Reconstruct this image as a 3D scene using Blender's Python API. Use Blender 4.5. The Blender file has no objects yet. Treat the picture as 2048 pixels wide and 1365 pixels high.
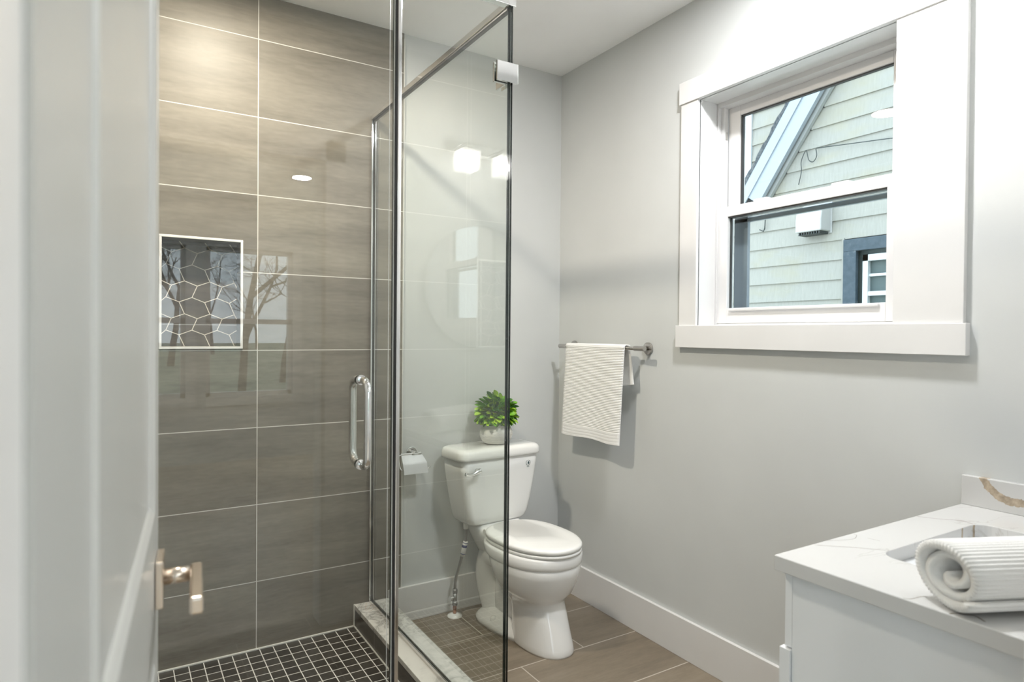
import bpy, bmesh, math, random
from mathutils import Vector, Matrix
random.seed(7)
SC = bpy.context.scene
COL = SC.collection

# ---------------------------------------------------------------- camera, world, lights, exposure
cam_d = bpy.data.cameras.new('camera'); cam = bpy.data.objects.new('camera', cam_d); COL.objects.link(cam)
SC.camera = cam
F_PX, YAW, PITCH, ROLL = 1278.94, 0.5520, 0.0110, 0.0083
cam_d.sensor_fit = 'HORIZONTAL'; cam_d.sensor_width = 36.0; cam_d.lens = F_PX / 2048 * 36
cam_d.clip_start = 0.02; cam_d.clip_end = 200
fw = Vector((math.sin(YAW) * math.cos(PITCH), math.cos(YAW) * math.cos(PITCH), -math.sin(PITCH)))
rt = Vector((math.cos(YAW), -math.sin(YAW), 0)); up = rt.cross(fw)
rt2 = math.cos(ROLL) * rt + math.sin(ROLL) * up; up2 = -math.sin(ROLL) * rt + math.cos(ROLL) * up
M = Matrix((rt2, up2, -fw)).transposed().to_4x4(); M.translation = Vector((-1.9415, -2.686, 1.2957))
cam.matrix_world = M
cam_d.dof.use_dof = True; cam_d.dof.focus_distance = 2.9; cam_d.dof.aperture_fstop = 5.0

SC.view_settings.view_transform = 'Standard'; SC.view_settings.look = 'None'
SC.view_settings.gamma = 1.0; SC.view_settings.use_curve_mapping = False
SC.view_settings.exposure = 1.16
SC.cycles.use_denoising = True
SC.cycles.max_bounces = 14; SC.cycles.transparent_max_bounces = 24
SC.cycles.diffuse_bounces = 7; SC.cycles.glossy_bounces = 6
SC.cycles.caustics_reflective = False; SC.cycles.caustics_refractive = False
SC.cycles.sample_clamp_indirect = 6.0

W = bpy.data.worlds.new('World'); SC.world = W; W.use_nodes = True
wn = W.node_tree.nodes; wl = W.node_tree.links; wn.clear()
wo = wn.new('ShaderNodeOutputWorld'); wb = wn.new('ShaderNodeBackground')
wg = wn.new('ShaderNodeTexCoord'); wsx = wn.new('ShaderNodeSeparateXYZ'); wr = wn.new('ShaderNodeValToRGB')
wl.new(wg.outputs['Generated'], wsx.inputs[0]); wl.new(wsx.outputs['Z'], wr.inputs[0])
wr.color_ramp.elements[0].position = 0.0; wr.color_ramp.elements[0].color = (0.88, 0.94, 1.0, 1)
wr.color_ramp.elements[1].position = 0.6; wr.color_ramp.elements[1].color = (0.76, 0.87, 1.0, 1)
wl.new(wr.outputs[0], wb.inputs[0]); wb.inputs[1].default_value = 1.85
wl.new(wb.outputs[0], wo.inputs[0])

H = 2.624   # ceiling height
def area(name, loc, size, power, color=(1, 1, 1), shape='DISK', rot=(0, 0, 0), spread=math.pi):
    l = bpy.data.lights.new(name, 'AREA'); l.shape = shape; l.size = size; l.energy = power; l.color = color
    l.spread = spread
    o = bpy.data.objects.new(name, l); COL.objects.link(o); o.location = loc; o.rotation_euler = rot
    return o
WARM = (0.975, 0.985, 1.0)
CANS = [(-1.60, -0.62), (-0.50, -1.52), (-0.61, -5.2)]
for (cx, cy), p in zip(CANS, (15, 12, 14)):
    area('can_or_fill_lamp', (cx, cy, H - 0.012), 0.15, p, (1.0, 0.89, 0.75) if cx < -1.5 else WARM)
for x in (-0.53, -0.32):
    l = bpy.data.lights.new('vanity_lamp', 'POINT'); l.energy = 2.0; l.color = (0.975, 0.985, 1.0); l.shadow_soft_size = 0.022
    o = bpy.data.objects.new('vanity_lamp', l); COL.objects.link(o); o.location = (x, -2.315, 2.115)
# unseen ceiling lamps added behind the camera to send fill through the doorway
for (cx, cy) in ((-2.6, -4.0), (0.2, -4.0)):
    area('can_or_fill_lamp', (cx, cy, H - 0.012), 0.12, 5, (1.0, 0.98, 0.96))

# ---------------------------------------------------------------- node helpers
def mat(name, color=(0.8, 0.8, 0.8), rough=0.5, metal=0.0, **kw):
    m = bpy.data.materials.new(name); m.use_nodes = True
    b = m.node_tree.nodes['Principled BSDF']
    b.inputs['Base Color'].default_value = (*color, 1); b.inputs['Roughness'].default_value = rough
    b.inputs['Metallic'].default_value = metal
    for k, v in kw.items():
        b.inputs[k.replace('_', ' ')].default_value = v
    return m
class NB:
    def __init__(s, m): s.m = m; s.t = m.node_tree; s.n = s.t.nodes; s.l = s.t.links; s.b = s.n['Principled BSDF'] if 'Principled BSDF' in s.n else None
    def pos(s):
        g = s.n.new('ShaderNodeNewGeometry'); return g.outputs['Position']
    def xyz(s, v):
        x = s.n.new('ShaderNodeSeparateXYZ'); s.l.new(v, x.inputs[0]); return x.outputs
    def put(s, inp, v):
        if isinstance(v, (int, float)): inp.default_value = v
        elif isinstance(v, tuple): inp.default_value = v if len(v) == 4 or inp.type == 'VECTOR' else (*v, 1)
        else: s.l.new(v, inp)
    def math(s, op, a, b=0.0, c=None):
        m = s.n.new('ShaderNodeMath'); m.operation = op; s.put(m.inputs[0], a); s.put(m.inputs[1], b)
        if c is not None: s.put(m.inputs[2], c)
        return m.outputs[0]
    def mix(s, f, a, b):
        m = s.n.new('ShaderNodeMix'); m.data_type = 'RGBA'; s.put(m.inputs[0], f); s.put(m.inputs[6], a); s.put(m.inputs[7], b)
        return m.outputs[2]
    def comb(s, x, y, z):
        c = s.n.new('ShaderNodeCombineXYZ')
        for i, v in enumerate((x, y, z)): s.put(c.inputs[i], v)
        return c.outputs[0]
    def noise(s, vec, scale=5, detail=4, rough=0.55, dist=0.0):
        n = s.n.new('ShaderNodeTexNoise'); n.inputs['Scale'].default_value = scale; n.inputs['Detail'].default_value = detail
        n.inputs['Roughness'].default_value = rough; n.inputs['Distortion'].default_value = dist; s.l.new(vec, n.inputs['Vector'])
        return n.outputs['Fac']
    def ramp(s, f, *st):
        r = s.n.new('ShaderNodeValToRGB'); s.l.new(f, r.inputs[0]); e = r.color_ramp.elements
        while len(e) < len(st): e.new(0.5)
        for k, (p, c) in enumerate(st):
            e[k].position = p; e[k].color = (*c, 1) if isinstance(c, tuple) else (c, c, c, 1)
        return r.outputs[0]
    def bump(s, h, strength=0.2, dist=0.002):
        b = s.n.new('ShaderNodeBump'); b.inputs['Strength'].default_value = strength; b.inputs['Distance'].default_value = dist
        s.l.new(h, b.inputs['Height']); s.l.new(b.outputs[0], s.b.inputs['Normal'])
    def line(s, v, off, period, width):   # 1 on a grid line
        p = s.math('PINGPONG', s.math('SUBTRACT', v, off), period / 2)
        return s.math('LESS_THAN', p, width / 2)
    def vscale(s, v, sc):
        m = s.n.new('ShaderNodeVectorMath'); m.operation = 'MULTIPLY'; s.l.new(v, m.inputs[0]); m.inputs[1].default_value = sc
        return m.outputs[0]
def paint(name, c, rough=0.5, bump=0.06):
    m = mat(name, c, rough); n = NB(m); f = n.noise(n.pos(), 3, 3)
    n.l.new(n.ramp(f, (0.3, tuple(x * 0.975 for x in c)), (0.7, tuple(min(1, x * 1.02) for x in c))), n.b.inputs['Base Color'])
    n.bump(n.noise(n.pos(), 260, 3), bump, 0.001)
    return m
P = 0.3065
ZJ, XJ = 2.4488, -1.4726
def tile_mat(name, horiz, zj, xj, period_x, cols, grout, rough, lw=0.0032, axis='X', stagger=None, vert='Z'):
    """large rectangular stone-look tile; joints at zj+k*P and xj+k*period_x"""
    m = mat(name, (0.5, 0.5, 0.5), rough, Specular_IOR_Level=0.30); n = NB(m); p = n.pos(); q = n.xyz(p)
    a = q[axis]; b = q[vert]
    row = n.math('FLOOR', n.math('DIVIDE', n.math('SUBTRACT', b, zj), P))
    off = xj
    if stagger:
        off = n.math('ADD', xj, n.math('MULTIPLY', n.math('MODULO', n.math('ABSOLUTE', row), 2.0), stagger))
    col = n.math('FLOOR', n.math('DIVIDE', n.math('SUBTRACT', a, off), period_x))
    la = n.line(a, off, period_x, lw); lb = n.line(b, zj, P, lw)
    g = n.math('MAXIMUM', la, lb)
    wn_ = n.n.new('ShaderNodeTexWhiteNoise'); wn_.noise_dimensions = '2D'; n.l.new(n.comb(row, col, 0.0), wn_.inputs['Vector'])
    rnd = wn_.outputs['Value']
    sh = n.math('MULTIPLY', rnd, 37.0)
    v = n.comb(n.math('ADD', n.math('MULTIPLY', a, 1.6), sh), n.math('ADD', n.math('MULTIPLY', b, 11.0), sh), 0.0)
    f1 = n.noise(v, 0.9, 8, 0.62, 0.25)
    v2 = n.comb(n.math('ADD', n.math('MULTIPLY', a, 14.0), sh), n.math('ADD', n.math('MULTIPLY', b, 60.0), sh), 0.0)
    f2 = n.noise(v2, 1.5, 5, 0.6)
    f = n.math('ADD', n.math('MULTIPLY', f1, 0.72), n.math('MULTIPLY', f2, 0.28))
    c = n.ramp(f, (0.30, cols[0]), (0.50, cols[1]), (0.72, cols[2]))
    val = n.math('ADD', 0.90, n.math('MULTIPLY', rnd, 0.18))
    hs = n.n.new('ShaderNodeHueSaturation'); n.l.new(c, hs.inputs['Color']); n.l.new(val, hs.inputs['Value'])
    n.l.new(n.mix(g, hs.outputs[0], grout), n.b.inputs['Base Color'])
    n.l.new(n.math('ADD', n.math('MULTIPLY', g, 0.5), n.math('ADD', rough - 0.05, n.math('MULTIPLY', f2, 0.12))), n.b.inputs['Roughness'])
    n.bump(n.math('ADD', n.math('MULTIPLY', g, -1.0), n.math('MULTIPLY', f2, 0.15)), 0.35, 0.0012)
    return m
MT = {}
MT['wall'] = paint('grey_wall_paint', (0.575, 0.59, 0.585), 0.45)
MT['wallb'] = MT['wall']
MT['hall'] = paint('hall_white_paint', (0.80, 0.80, 0.79), 0.6)
MT['ceil'] = paint('white_ceiling_paint', (0.92, 0.92, 0.915), 0.7)
MT['trim'] = paint('white_trim_paint', (0.70, 0.695, 0.69), 0.35, 0.03)
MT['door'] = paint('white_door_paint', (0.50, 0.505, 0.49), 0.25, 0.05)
MT['vinyl'] = mat('white_vinyl', (0.68, 0.67, 0.665), 0.3)
MT['tile'] = tile_mat('taupe_wall_tile', True, ZJ, XJ, 2 * P, ((0.108, 0.098, 0.080), (0.175, 0.160, 0.134), (0.245, 0.226, 0.192)), (0.60, 0.585, 0.55), 0.42)
MT['floor'] = tile_mat('brown_floor_tile', True, -0.2978, -0.605, 2 * P, ((0.150, 0.122, 0.090), (0.215, 0.178, 0.134), (0.275, 0.232, 0.180)), (0.50, 0.45, 0.39), 0.42, 0.0045, 'X', P, 'Y')
MT['porc'] = mat('white_porcelain', (0.81, 0.81, 0.80), 0.10, Coat_Weight=0.4, Coat_Roughness=0.03)
MT['seat'] = mat('white_seat_plastic', (0.84, 0.84, 0.825), 0.16)
MT['chrome'] = mat('polished_chrome', (0.80, 0.80, 0.80), 0.07, 1.0)
MT['chrome2'] = mat('satin_nickel_bar', (0.52, 0.50, 0.48), 0.20, 1.0)
MT['nickel'] = mat('satin_nickel_lever', (0.70, 0.62, 0.54), 0.24, 1.0)
MT['steel'] = mat('braided_steel', (0.42, 0.42, 0.42), 0.35, 1.0)
MT['copper'] = mat('copper_pipe', (0.45, 0.22, 0.14), 0.35, 1.0)
MT['edge'] = mat('dark_glass_edge', (0.012, 0.020, 0.018), 0.08)
MT['gasket'] = mat('dark_gasket', (0.03, 0.03, 0.03), 0.5)
MT['grey_al'] = mat('grey_aluminium', (0.33, 0.37, 0.42), 0.35, 0.6)
MT['seal'] = mat('clear_seal', (0.75, 0.76, 0.74), 0.15)
MT['cab'] = mat('white_cabinet_lacquer', (0.72, 0.735, 0.75), 0.33)
MT['ply'] = mat('plain_white', (0.75, 0.75, 0.74), 0.4)
MT['grout'] = mat('pale_grout', (0.66, 0.62, 0.56), 0.8)
MT['caulk'] = mat('white_caulk', (0.66, 0.66, 0.63), 0.4)
MT['black'] = mat('matt_black', (0.02, 0.02, 0.02), 0.5)

def glass_mat(name, tint, refl=1.0, ior_f0=0.04):
    m = bpy.data.materials.new(name); m.use_nodes = True; t = m.node_tree; t.nodes.clear(); n = NB(m)
    out = t.nodes.new('ShaderNodeOutputMaterial'); mx = t.nodes.new('ShaderNodeMixShader')
    tr = t.nodes.new('ShaderNodeBsdfTransparent'); gl = t.nodes.new('ShaderNodeBsdfGlossy')
    tr.inputs[0].default_value = (*tint, 1); gl.inputs['Roughness'].default_value = 0.0; gl.inputs[0].default_value = (1, 1, 1, 1)
    g = t.nodes.new('ShaderNodeNewGeometry'); d = t.nodes.new('ShaderNodeVectorMath'); d.operation = 'DOT_PRODUCT'
    t.links.new(g.outputs['Incoming'], d.inputs[0]); t.links.new(g.outputs['Normal'], d.inputs[1])
    c = n.math('ABSOLUTE', d.outputs['Value']); k = n.math('POWER', n.math('SUBTRACT', 1.0, c), 5.0)
    f = n.math('ADD', ior_f0, n.math('MULTIPLY', k, 1 - ior_f0))
    t.links.new(f, mx.inputs[0]); t.links.new(tr.outputs[0], mx.inputs[1]); t.links.new(gl.outputs[0], mx.inputs[2])
    t.links.new(mx.outputs[0], out.inputs[0])
    return m
MT['glass'] = glass_mat('shower_glass', (0.972, 0.984, 0.972))
MT['wglass'] = glass_mat('window_glass', (0.95, 0.985, 0.985), ior_f0=0.022)
MT['shade'] = mat('glowing_fluted_crystal', (0.95, 0.95, 0.94), 0.25)
_n = NB(MT['shade']); _t = _n.t; _tr = _t.nodes.new('ShaderNodeBsdfTransparent'); _tl = _t.nodes.new('ShaderNodeBsdfTranslucent'); _m1 = _t.nodes.new('ShaderNodeMixShader'); _m2 = _t.nodes.new('ShaderNodeMixShader')
_tl.inputs[0].default_value = (0.95, 0.95, 0.93, 1); _m1.inputs[0].default_value = 0.5; _m2.inputs[0].default_value = 0.45
_n.b.inputs['Emission Color'].default_value = (1, 0.98, 0.95, 1); _n.b.inputs['Emission Strength'].default_value = 3.5  # glow put into the crystal rods, standing in for bulb light through them
_t.links.new(_n.b.outputs[0], _m1.inputs[1]); _t.links.new(_tl.outputs[0], _m1.inputs[2]); _t.links.new(_m1.outputs[0], _m2.inputs[1]); _t.links.new(_tr.outputs[0], _m2.inputs[2]); _t.links.new(_m2.outputs[0], _t.nodes['Material Output'].inputs[0])
MT['mirror'] = mat('mirror_silver', (0.85, 0.86, 0.86), 0.0, 1.0)
def emit(name, c, s):
    m = bpy.data.materials.new(name); m.use_nodes = True; t = m.node_tree; t.nodes.clear()
    o = t.nodes.new('ShaderNodeOutputMaterial'); e = t.nodes.new('ShaderNodeEmission')
    e.inputs[0].default_value = (*c, 1); e.inputs[1].default_value = s; t.links.new(e.outputs[0], o.inputs[0]); return m
MT['lens'] = emit('lit_lens', (1.0, 0.93, 0.84), 14.0)
MT['bulb'] = emit('lit_bulb', (1.0, 0.97, 0.93), 40.0)

def marble_mat():
    m = mat('grey_veined_marble', (0.8, 0.8, 0.78), 0.18); n = NB(m); p = n.pos()
    f = n.noise(p, 7, 8, 0.62, 1.4)
    v = n.math('ABSOLUTE', n.math('SUBTRACT', f, 0.5))
    c = n.ramp(v, (0.0, (0.30, 0.30, 0.285)), (0.025, (0.52, 0.515, 0.49)), (0.10, (0.68, 0.675, 0.645)))
    f2 = n.noise(p, 2.5, 4, 0.5, 0.5)
    c2 = n.mix(n.ramp(f2, (0.38, 0.0), (0.55, 1.0)), (0.69, 0.685, 0.655), c)
    n.l.new(c2, n.b.inputs['Base Color']); return m
MT['marble'] = marble_mat()
def quartz_mat(name, arcs=(), veins=1.0):
    m = mat(name, (0.8, 0.8, 0.8), 0.16); n = NB(m); p = n.pos(); q = n.xyz(p)
    base = (0.57, 0.57, 0.565)
    f = n.noise(n.vscale(p, (1.0, 2.2, 1.0)), 3.1, 5, 0.55, 1.1)
    v = n.math('ABSOLUTE', n.math('SUBTRACT', f, 0.5))
    msk = n.ramp(n.noise(p, 2.2, 2, 0.5), (0.50, 0.0), (0.58, 1.0))
    ln = n.ramp(v, (0.0, 1.0), (0.004, 0.75), (0.009, 0.0))
    c = n.mix(n.math('MULTIPLY', n.math('MULTIPLY', ln, msk), veins), base, (0.33, 0.31, 0.28))
    for (ax1, a0, ax2, b0, r, w, colr, cut) in arcs:
        wob = n.math('MULTIPLY', n.math('SUBTRACT', n.noise(p, 55, 4, 0.7), 0.5), w * 1.1)
        da = n.math('SUBTRACT', q[ax1], a0); db = n.math('SUBTRACT', q[ax2], b0)
        d = n.math('SQRT', n.math('ADD', n.math('MULTIPLY', da, da), n.math('MULTIPLY', db, db)))
        d = n.math('ABSOLUTE', n.math('ADD', n.math('SUBTRACT', d, r), wob))
        mk = n.math('LESS_THAN', d, w / 2)
        if cut: mk = n.math('MULTIPLY', mk, n.math(cut[0], q[cut[1]], cut[2]))
        if cut and len(cut) > 3: mk = n.math('MULTIPLY', mk, n.math(cut[3], q[cut[4]], cut[5]))
        cc = n.ramp(n.noise(p, 70, 4, 0.6), (0.3, tuple(x * 0.75 for x in colr)), (0.7, tuple(x * 1.3 for x in colr)))
        c = n.mix(mk, c, cc)
    n.l.new(c, n.b.inputs['Base Color']); return m
BEI = (0.40, 0.33, 0.25); GRV = (0.36, 0.33, 0.30)
MT['quartz'] = quartz_mat('white_quartz', [
    ('X', -0.11, 'Y', -1.93, 0.075, 0.018, BEI, ('LESS_THAN', 'Y', -1.975, 'LESS_THAN', 'Z', 0.8505)),
    ('X', -0.235, 'Y', -1.95, 0.035, 0.006, BEI, ('LESS_THAN', 'Z', 0.8505)),
], 0.35)
MT['quartzb'] = quartz_mat('white_quartz_splash', [('Y', -1.985, 'Z', 0.955, 0.074, 0.019, BEI, ('LESS_THAN', 'Z', 0.96))], 0.0)

def mosaic_mat():
    m = mat('black_mosaic', (0.02, 0.02, 0.02), 0.35); n = NB(m); p = n.pos(); q = n.xyz(p)
    PX, PY = 0.0505, 0.0515
    g = n.math('MAXIMUM', n.line(q['X'], -1.1078, PX, 0.0034), n.line(q['Y'], -0.0610, PY, 0.0034))
    wn_ = n.n.new('ShaderNodeTexWhiteNoise'); wn_.noise_dimensions = '2D'
    n.l.new(n.comb(n.math('FLOOR', n.math('DIVIDE', n.math('ADD', q['X'], 1.1078), PX)), n.math('FLOOR', n.math('DIVIDE', n.math('ADD', q['Y'], 0.061), PY)), 0.0), wn_.inputs['Vector'])
    f = n.math('ADD', n.math('MULTIPLY', wn_.outputs['Value'], 0.45), n.math('MULTIPLY', n.noise(p, 60, 5), 0.55))
    c = n.ramp(f, (0.2, (0.013, 0.012, 0.011)), (0.8, (0.045, 0.041, 0.037)))
    n.l.new(n.mix(g, c, (0.72, 0.71, 0.68)), n.b.inputs['Base Color'])
    n.l.new(n.math('ADD', 0.3, n.math('MULTIPLY', g, 0.5)), n.b.inputs['Roughness'])
    n.bump(n.math('MULTIPLY', g, -1.0), 0.5, 0.001)
    return m
MT['mosaic'] = mosaic_mat()
def black_tile():
    m = mat('black_stone_tile', (0.03, 0.03, 0.03), 0.3); n = NB(m); p = n.pos(); q = n.xyz(p)
    f = n.noise(n.vscale(p, (4, 4, 18)), 2.5, 6, 0.6, 0.4)
    c = n.ramp(f, (0.3, (0.012, 0.011, 0.010)), (0.7, (0.045, 0.040, 0.036)))
    g = n.line(q['Y'], -0.865, 0.613, 0.002)
    n.l.new(n.mix(g, c, (0.25, 0.24, 0.22)), n.b.inputs['Base Color']); return m
MT['blacktile'] = black_tile()
def cloth_mat(name, c):
    m = mat(name, c, 0.9, Sheen_Weight=0.3); n = NB(m); p = n.pos()
    n.bump(n.noise(p, 420, 3, 0.7), 0.6, 0.0018); return m
MT['towel'] = cloth_mat('white_cotton_waffle', (0.82, 0.815, 0.80))
def siding_mat():
    m = mat('weathered_cedar_siding', (0.5, 0.5, 0.45), 0.8); n = NB(m); p = n.pos()
    f = n.noise(n.vscale(p, (1, 30, 4)), 2.0, 6, 0.65)
    f2 = n.noise(n.vscale(p, (1, 1.2, 3.0)), 1.3, 4, 0.6)
    c = n.ramp(f, (0.25, (0.265, 0.265, 0.235)), (0.75, (0.325, 0.325, 0.290)))
    c = n.mix(n.ramp(f2, (0.50, 0.0), (0.70, 0.45)), c, (0.30, 0.28, 0.185))
    n.l.new(c, n.b.inputs['Base Color']); n.bump(f, 0.4, 0.006); return m
MT['siding'] = siding_mat()
MT['fascia'] = mat('pale_blue_white_paint', (0.31, 0.35, 0.39), 0.55)
MT['trimgrey'] = mat('grey_white_trim', (0.33, 0.345, 0.335), 0.6)
MT['bluetrim'] = mat('weathered_blue_paint', (0.06, 0.13, 0.20), 0.6)
nb = NB(MT['bluetrim']); nb.l.new(nb.ramp(nb.noise(nb.pos(), 18, 6, 0.7), (0.35, (0.022, 0.045, 0.062)), (0.62, (0.045, 0.070, 0.090)), (0.72, (0.18, 0.20, 0.20))), nb.b.inputs['Base Color'])
MT['shingle'] = mat('dark_shingle', (0.05, 0.06, 0.07), 0.9)
nb = NB(MT['shingle']); nb.l.new(nb.ramp(nb.noise(nb.pos(), 30, 5, 0.8), (0.4, (0.02, 0.03, 0.04)), (0.7, (0.16, 0.17, 0.17))), nb.b.inputs['Base Color'])
MT['ext_white'] = mat('exterior_white', (0.52, 0.56, 0.57), 0.5)
MT['vent'] = mat('vent_plastic', (0.42, 0.42, 0.405), 0.55)
MT['wire'] = mat('black_cable', (0.03, 0.04, 0.04), 0.6)
MT['blind'] = mat('grey_blind', (0.22, 0.27, 0.27), 0.6)
nb = NB(MT['blind']); qq = nb.xyz(nb.pos()); zz = nb.math('ADD', qq['Z'], nb.math('MULTIPLY', nb.noise(nb.pos(), 4, 3), 0.03))
nb.l.new(nb.ramp(nb.math('PINGPONG', zz, 0.018), (0.0, (0.06, 0.09, 0.09)), (0.9, (0.30, 0.36, 0.35))), nb.b.inputs['Base Color'])
MT['grass'] = mat('lawn', (0.16, 0.19, 0.11), 0.95)
nb = NB(MT['grass']); nb.l.new(nb.ramp(nb.noise(nb.pos(), 1.3, 6), (0.3, (0.17, 0.20, 0.13)), (0.7, (0.28, 0.31, 0.22))), nb.b.inputs['Base Color'])
MT['bark'] = mat('bare_bark', (0.10, 0.085, 0.075), 0.9)
MT['wood'] = mat('oak_floorboards', (0.30, 0.20, 0.12), 0.35)
nb = NB(MT['wood']); nb.l.new(nb.ramp(nb.noise(nb.vscale(nb.pos(), (12, 1, 1)), 3, 5), (0.3, (0.42, 0.35, 0.27)), (0.7, (0.55, 0.47, 0.38))), nb.b.inputs['Base Color'])
MT['leaf'] = mat('leaf_green', (0.15, 0.37, 0.025), 0.45)
MT['leaf2'] = mat('leaf_light_green', (0.36, 0.58, 0.035), 0.45)
MT['leaf3'] = mat('leaf_dark_green', (0.045, 0.17, 0.03), 0.45)
MT['vase'] = mat('rough_white_ceramic', (0.62, 0.61, 0.57), 0.7)
nb = NB(MT['vase']); f_ = nb.noise(nb.vscale(nb.pos(), (8, 8, 90)), 1.5, 5, 0.7)
nb.l.new(nb.ramp(f_, (0.3, (0.50, 0.49, 0.45)), (0.6, (0.68, 0.67, 0.63))), nb.b.inputs['Base Color']); nb.bump(f_, 0.8, 0.002)
MT['rust'] = mat('rust_stain', (0.33, 0.22, 0.13), 0.6)
MT['ink'] = mat('blue_print', (0.05, 0.07, 0.22), 0.5)
MT['inkd'] = mat('dark_print', (0.04, 0.09, 0.10), 0.5)
MT['label'] = mat('paper_label', (0.80, 0.80, 0.80), 0.6)
MT['cartex'] = mat('white_light_trim', (0.8, 0.8, 0.79), 0.4)

# ---------------------------------------------------------------- mesh helpers
class MB:
    def __init__(s): s.v = []; s.f = []; s.m = []; s.sm = []
    def add(s, verts, faces, mi=0, smooth=False):
        o = len(s.v); s.v += [Vector(v) for v in verts]
        for f in faces: s.f.append([o + i for i in f]); s.m.append(mi); s.sm.append(smooth)
        return s
    def box(s, a, b, mi=0, mx=None):
        x0, y0, z0 = a; x1, y1, z1 = b
        vs = [Vector(v) for v in ((x0, y0, z0), (x1, y0, z0), (x1, y1, z0), (x0, y1, z0), (x0, y0, z1), (x1, y0, z1), (x1, y1, z1), (x0, y1, z1))]
        if mx: vs = [mx @ v for v in vs]
        return s.add(vs, [(0, 3, 2, 1), (4, 5, 6, 7), (0, 1, 5, 4), (1, 2, 6, 5), (2, 3, 7, 6), (3, 0, 4, 7)], mi)
    def tube(s, path, r, n=16, mi=0, caps=True, mx=None):
        path = [Vector(p) for p in path]; rs = r if isinstance(r, (list, tuple)) else [r] * len(path)
        t0 = (path[1] - path[0]).normalized(); a = Vector((0, 0, 1)) if abs(t0.z) < 0.9 else Vector((1, 0, 0))
        nrm = t0.cross(a).normalized(); vs = []; k = len(path)
        for i, p in enumerate(path):
            t = (path[min(i + 1, k - 1)] - path[max(i - 1, 0)]).normalized()
            nrm = (nrm - t * nrm.dot(t)).normalized(); b = t.cross(nrm)
            for j in range(n):
                an = 2 * math.pi * j / n; vs.append(p + (nrm * math.cos(an) + b * math.sin(an)) * rs[i])
        fs = [(i * n + j, i * n + (j + 1) % n, (i + 1) * n + (j + 1) % n, (i + 1) * n + j) for i in range(k - 1) for j in range(n)]
        if mx: vs = [mx @ v for v in vs]
        o = len(s.v); s.add(vs, fs, mi, True)
        if caps:
            s.f.append([o + j for j in range(n)][::-1]); s.m.append(mi); s.sm.append(False)
            s.f.append([o + (k - 1) * n + j for j in range(n)]); s.m.append(mi); s.sm.append(False)
        return s
    def cyl(s, a, b, r, n=24, mi=0): return s.tube([a, b], r, n, mi)
    def lathe(s, c, prof, n=40, mi=0, axis='Z'):
        c = Vector(c); vs = []
        for (r, h) in prof:
            for j in range(n):
                a = 2 * math.pi * j / n
                d = {'Z': Vector((r * math.cos(a), r * math.sin(a), h)), 'X': Vector((h, r * math.cos(a), r * math.sin(a))), 'Y': Vector((r * math.cos(a), h, r * math.sin(a)))}[axis]
                vs.append(c + d)
        k = len(prof)
        fs = [(i * n + j, i * n + (j + 1) % n, (i + 1) * n + (j + 1) % n, (i + 1) * n + j) for i in range(k - 1) for j in range(n)]
        s.add(vs, fs, mi, True)
        return s
    def loft(s, rings, mi=0, caps=True, smooth=True):
        n = len(rings[0]); k = len(rings); vs = [v for r in rings for v in r]
        fs = [(i * n + j, i * n + (j + 1) % n, (i + 1) * n + (j + 1) % n, (i + 1) * n + j) for i in range(k - 1) for j in range(n)]
        o = len(s.v); s.add(vs, fs, mi, smooth)
        if caps:
            s.f.append([o + j for j in range(n)][::-1]); s.m.append(mi); s.sm.append(smooth)
            s.f.append([o + (k - 1) * n + j for j in range(n)]); s.m.append(mi); s.sm.append(smooth)
        return s
    def prism(s, poly, d, mi=0):   # poly: list of 3D points, d: extrusion vector
        p = [Vector(v) for v in poly]; d = Vector(d); n = len(p)
        s.add(p + [v + d for v in p], [list(range(n))[::-1], list(range(n, 2 * n))] + [(i, (i + 1) % n, n + (i + 1) % n, n + i) for i in range(n)], mi)
        return s
    def build(s, name, mats, parent=None, bevel=0.0, seg=2, subsurf=0, auto=True):
        if not isinstance(mats, (list, tuple)): mats = [mats]
        root = parent; org = Vector((0, 0, 0))
        while root is not None: org += root.location; root = root.parent
        me = bpy.data.meshes.new(name)
        me.from_pydata([v - org for v in s.v], [], s.f)
        for i, p in enumerate(me.polygons): p.material_index = s.m[i]; p.use_smooth = s.sm[i]
        for m in mats: me.materials.append(m)
        bm = bmesh.new(); bm.from_mesh(me); bmesh.ops.recalc_face_normals(bm, faces=bm.faces); bm.to_mesh(me); bm.free()
        me.validate(); me.update()
        o = bpy.data.objects.new(name, me); COL.objects.link(o)
        if parent: o.parent = parent
        if bevel:
            b = o.modifiers.new('bevel', 'BEVEL'); b.width = bevel; b.segments = seg; b.limit_method = 'ANGLE'; b.angle_limit = math.radians(40)
            b.harden_normals = False
        if subsurf:
            q = o.modifiers.new('sub', 'SUBSURF'); q.levels = subsurf; q.render_levels = subsurf
        return o
def box(name, a, b, m, parent=None, bevel=0.0):
    return MB().box(a, b).build(name, m, parent, bevel)
def thing(name, loc, label, cat, group=None, kind=None):
    o = bpy.data.objects.new(name, None); COL.objects.link(o); o.location = loc; o.empty_display_size = 0.05
    return tag(o, label, cat, group, kind)
def tag(o, label, cat, group=None, kind=None):
    o['label'] = label; o['category'] = cat
    if group: o['group'] = group
    if kind: o['kind'] = kind
    return o
def struct(o, label=None, cat=None):
    o['kind'] = 'structure'
    if label: o['label'] = label
    if cat: o['category'] = cat
    return o
def bez(p, n=24):   # catmull-rom through points
    p = [Vector(x) for x in p]; q = [p[0]] + p + [p[-1]]; out = []
    for i in range(1, len(q) - 2):
        for k in range(n):
            t = k / n; a, b, c, d = q[i - 1], q[i], q[i + 1], q[i + 2]
            out.append(0.5 * ((2 * b) + (c - a) * t + (2 * a - 5 * b + 4 * c - d) * t * t + (3 * b - a - 3 * c + d) * t ** 3))
    out.append(p[-1]); return out

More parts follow.
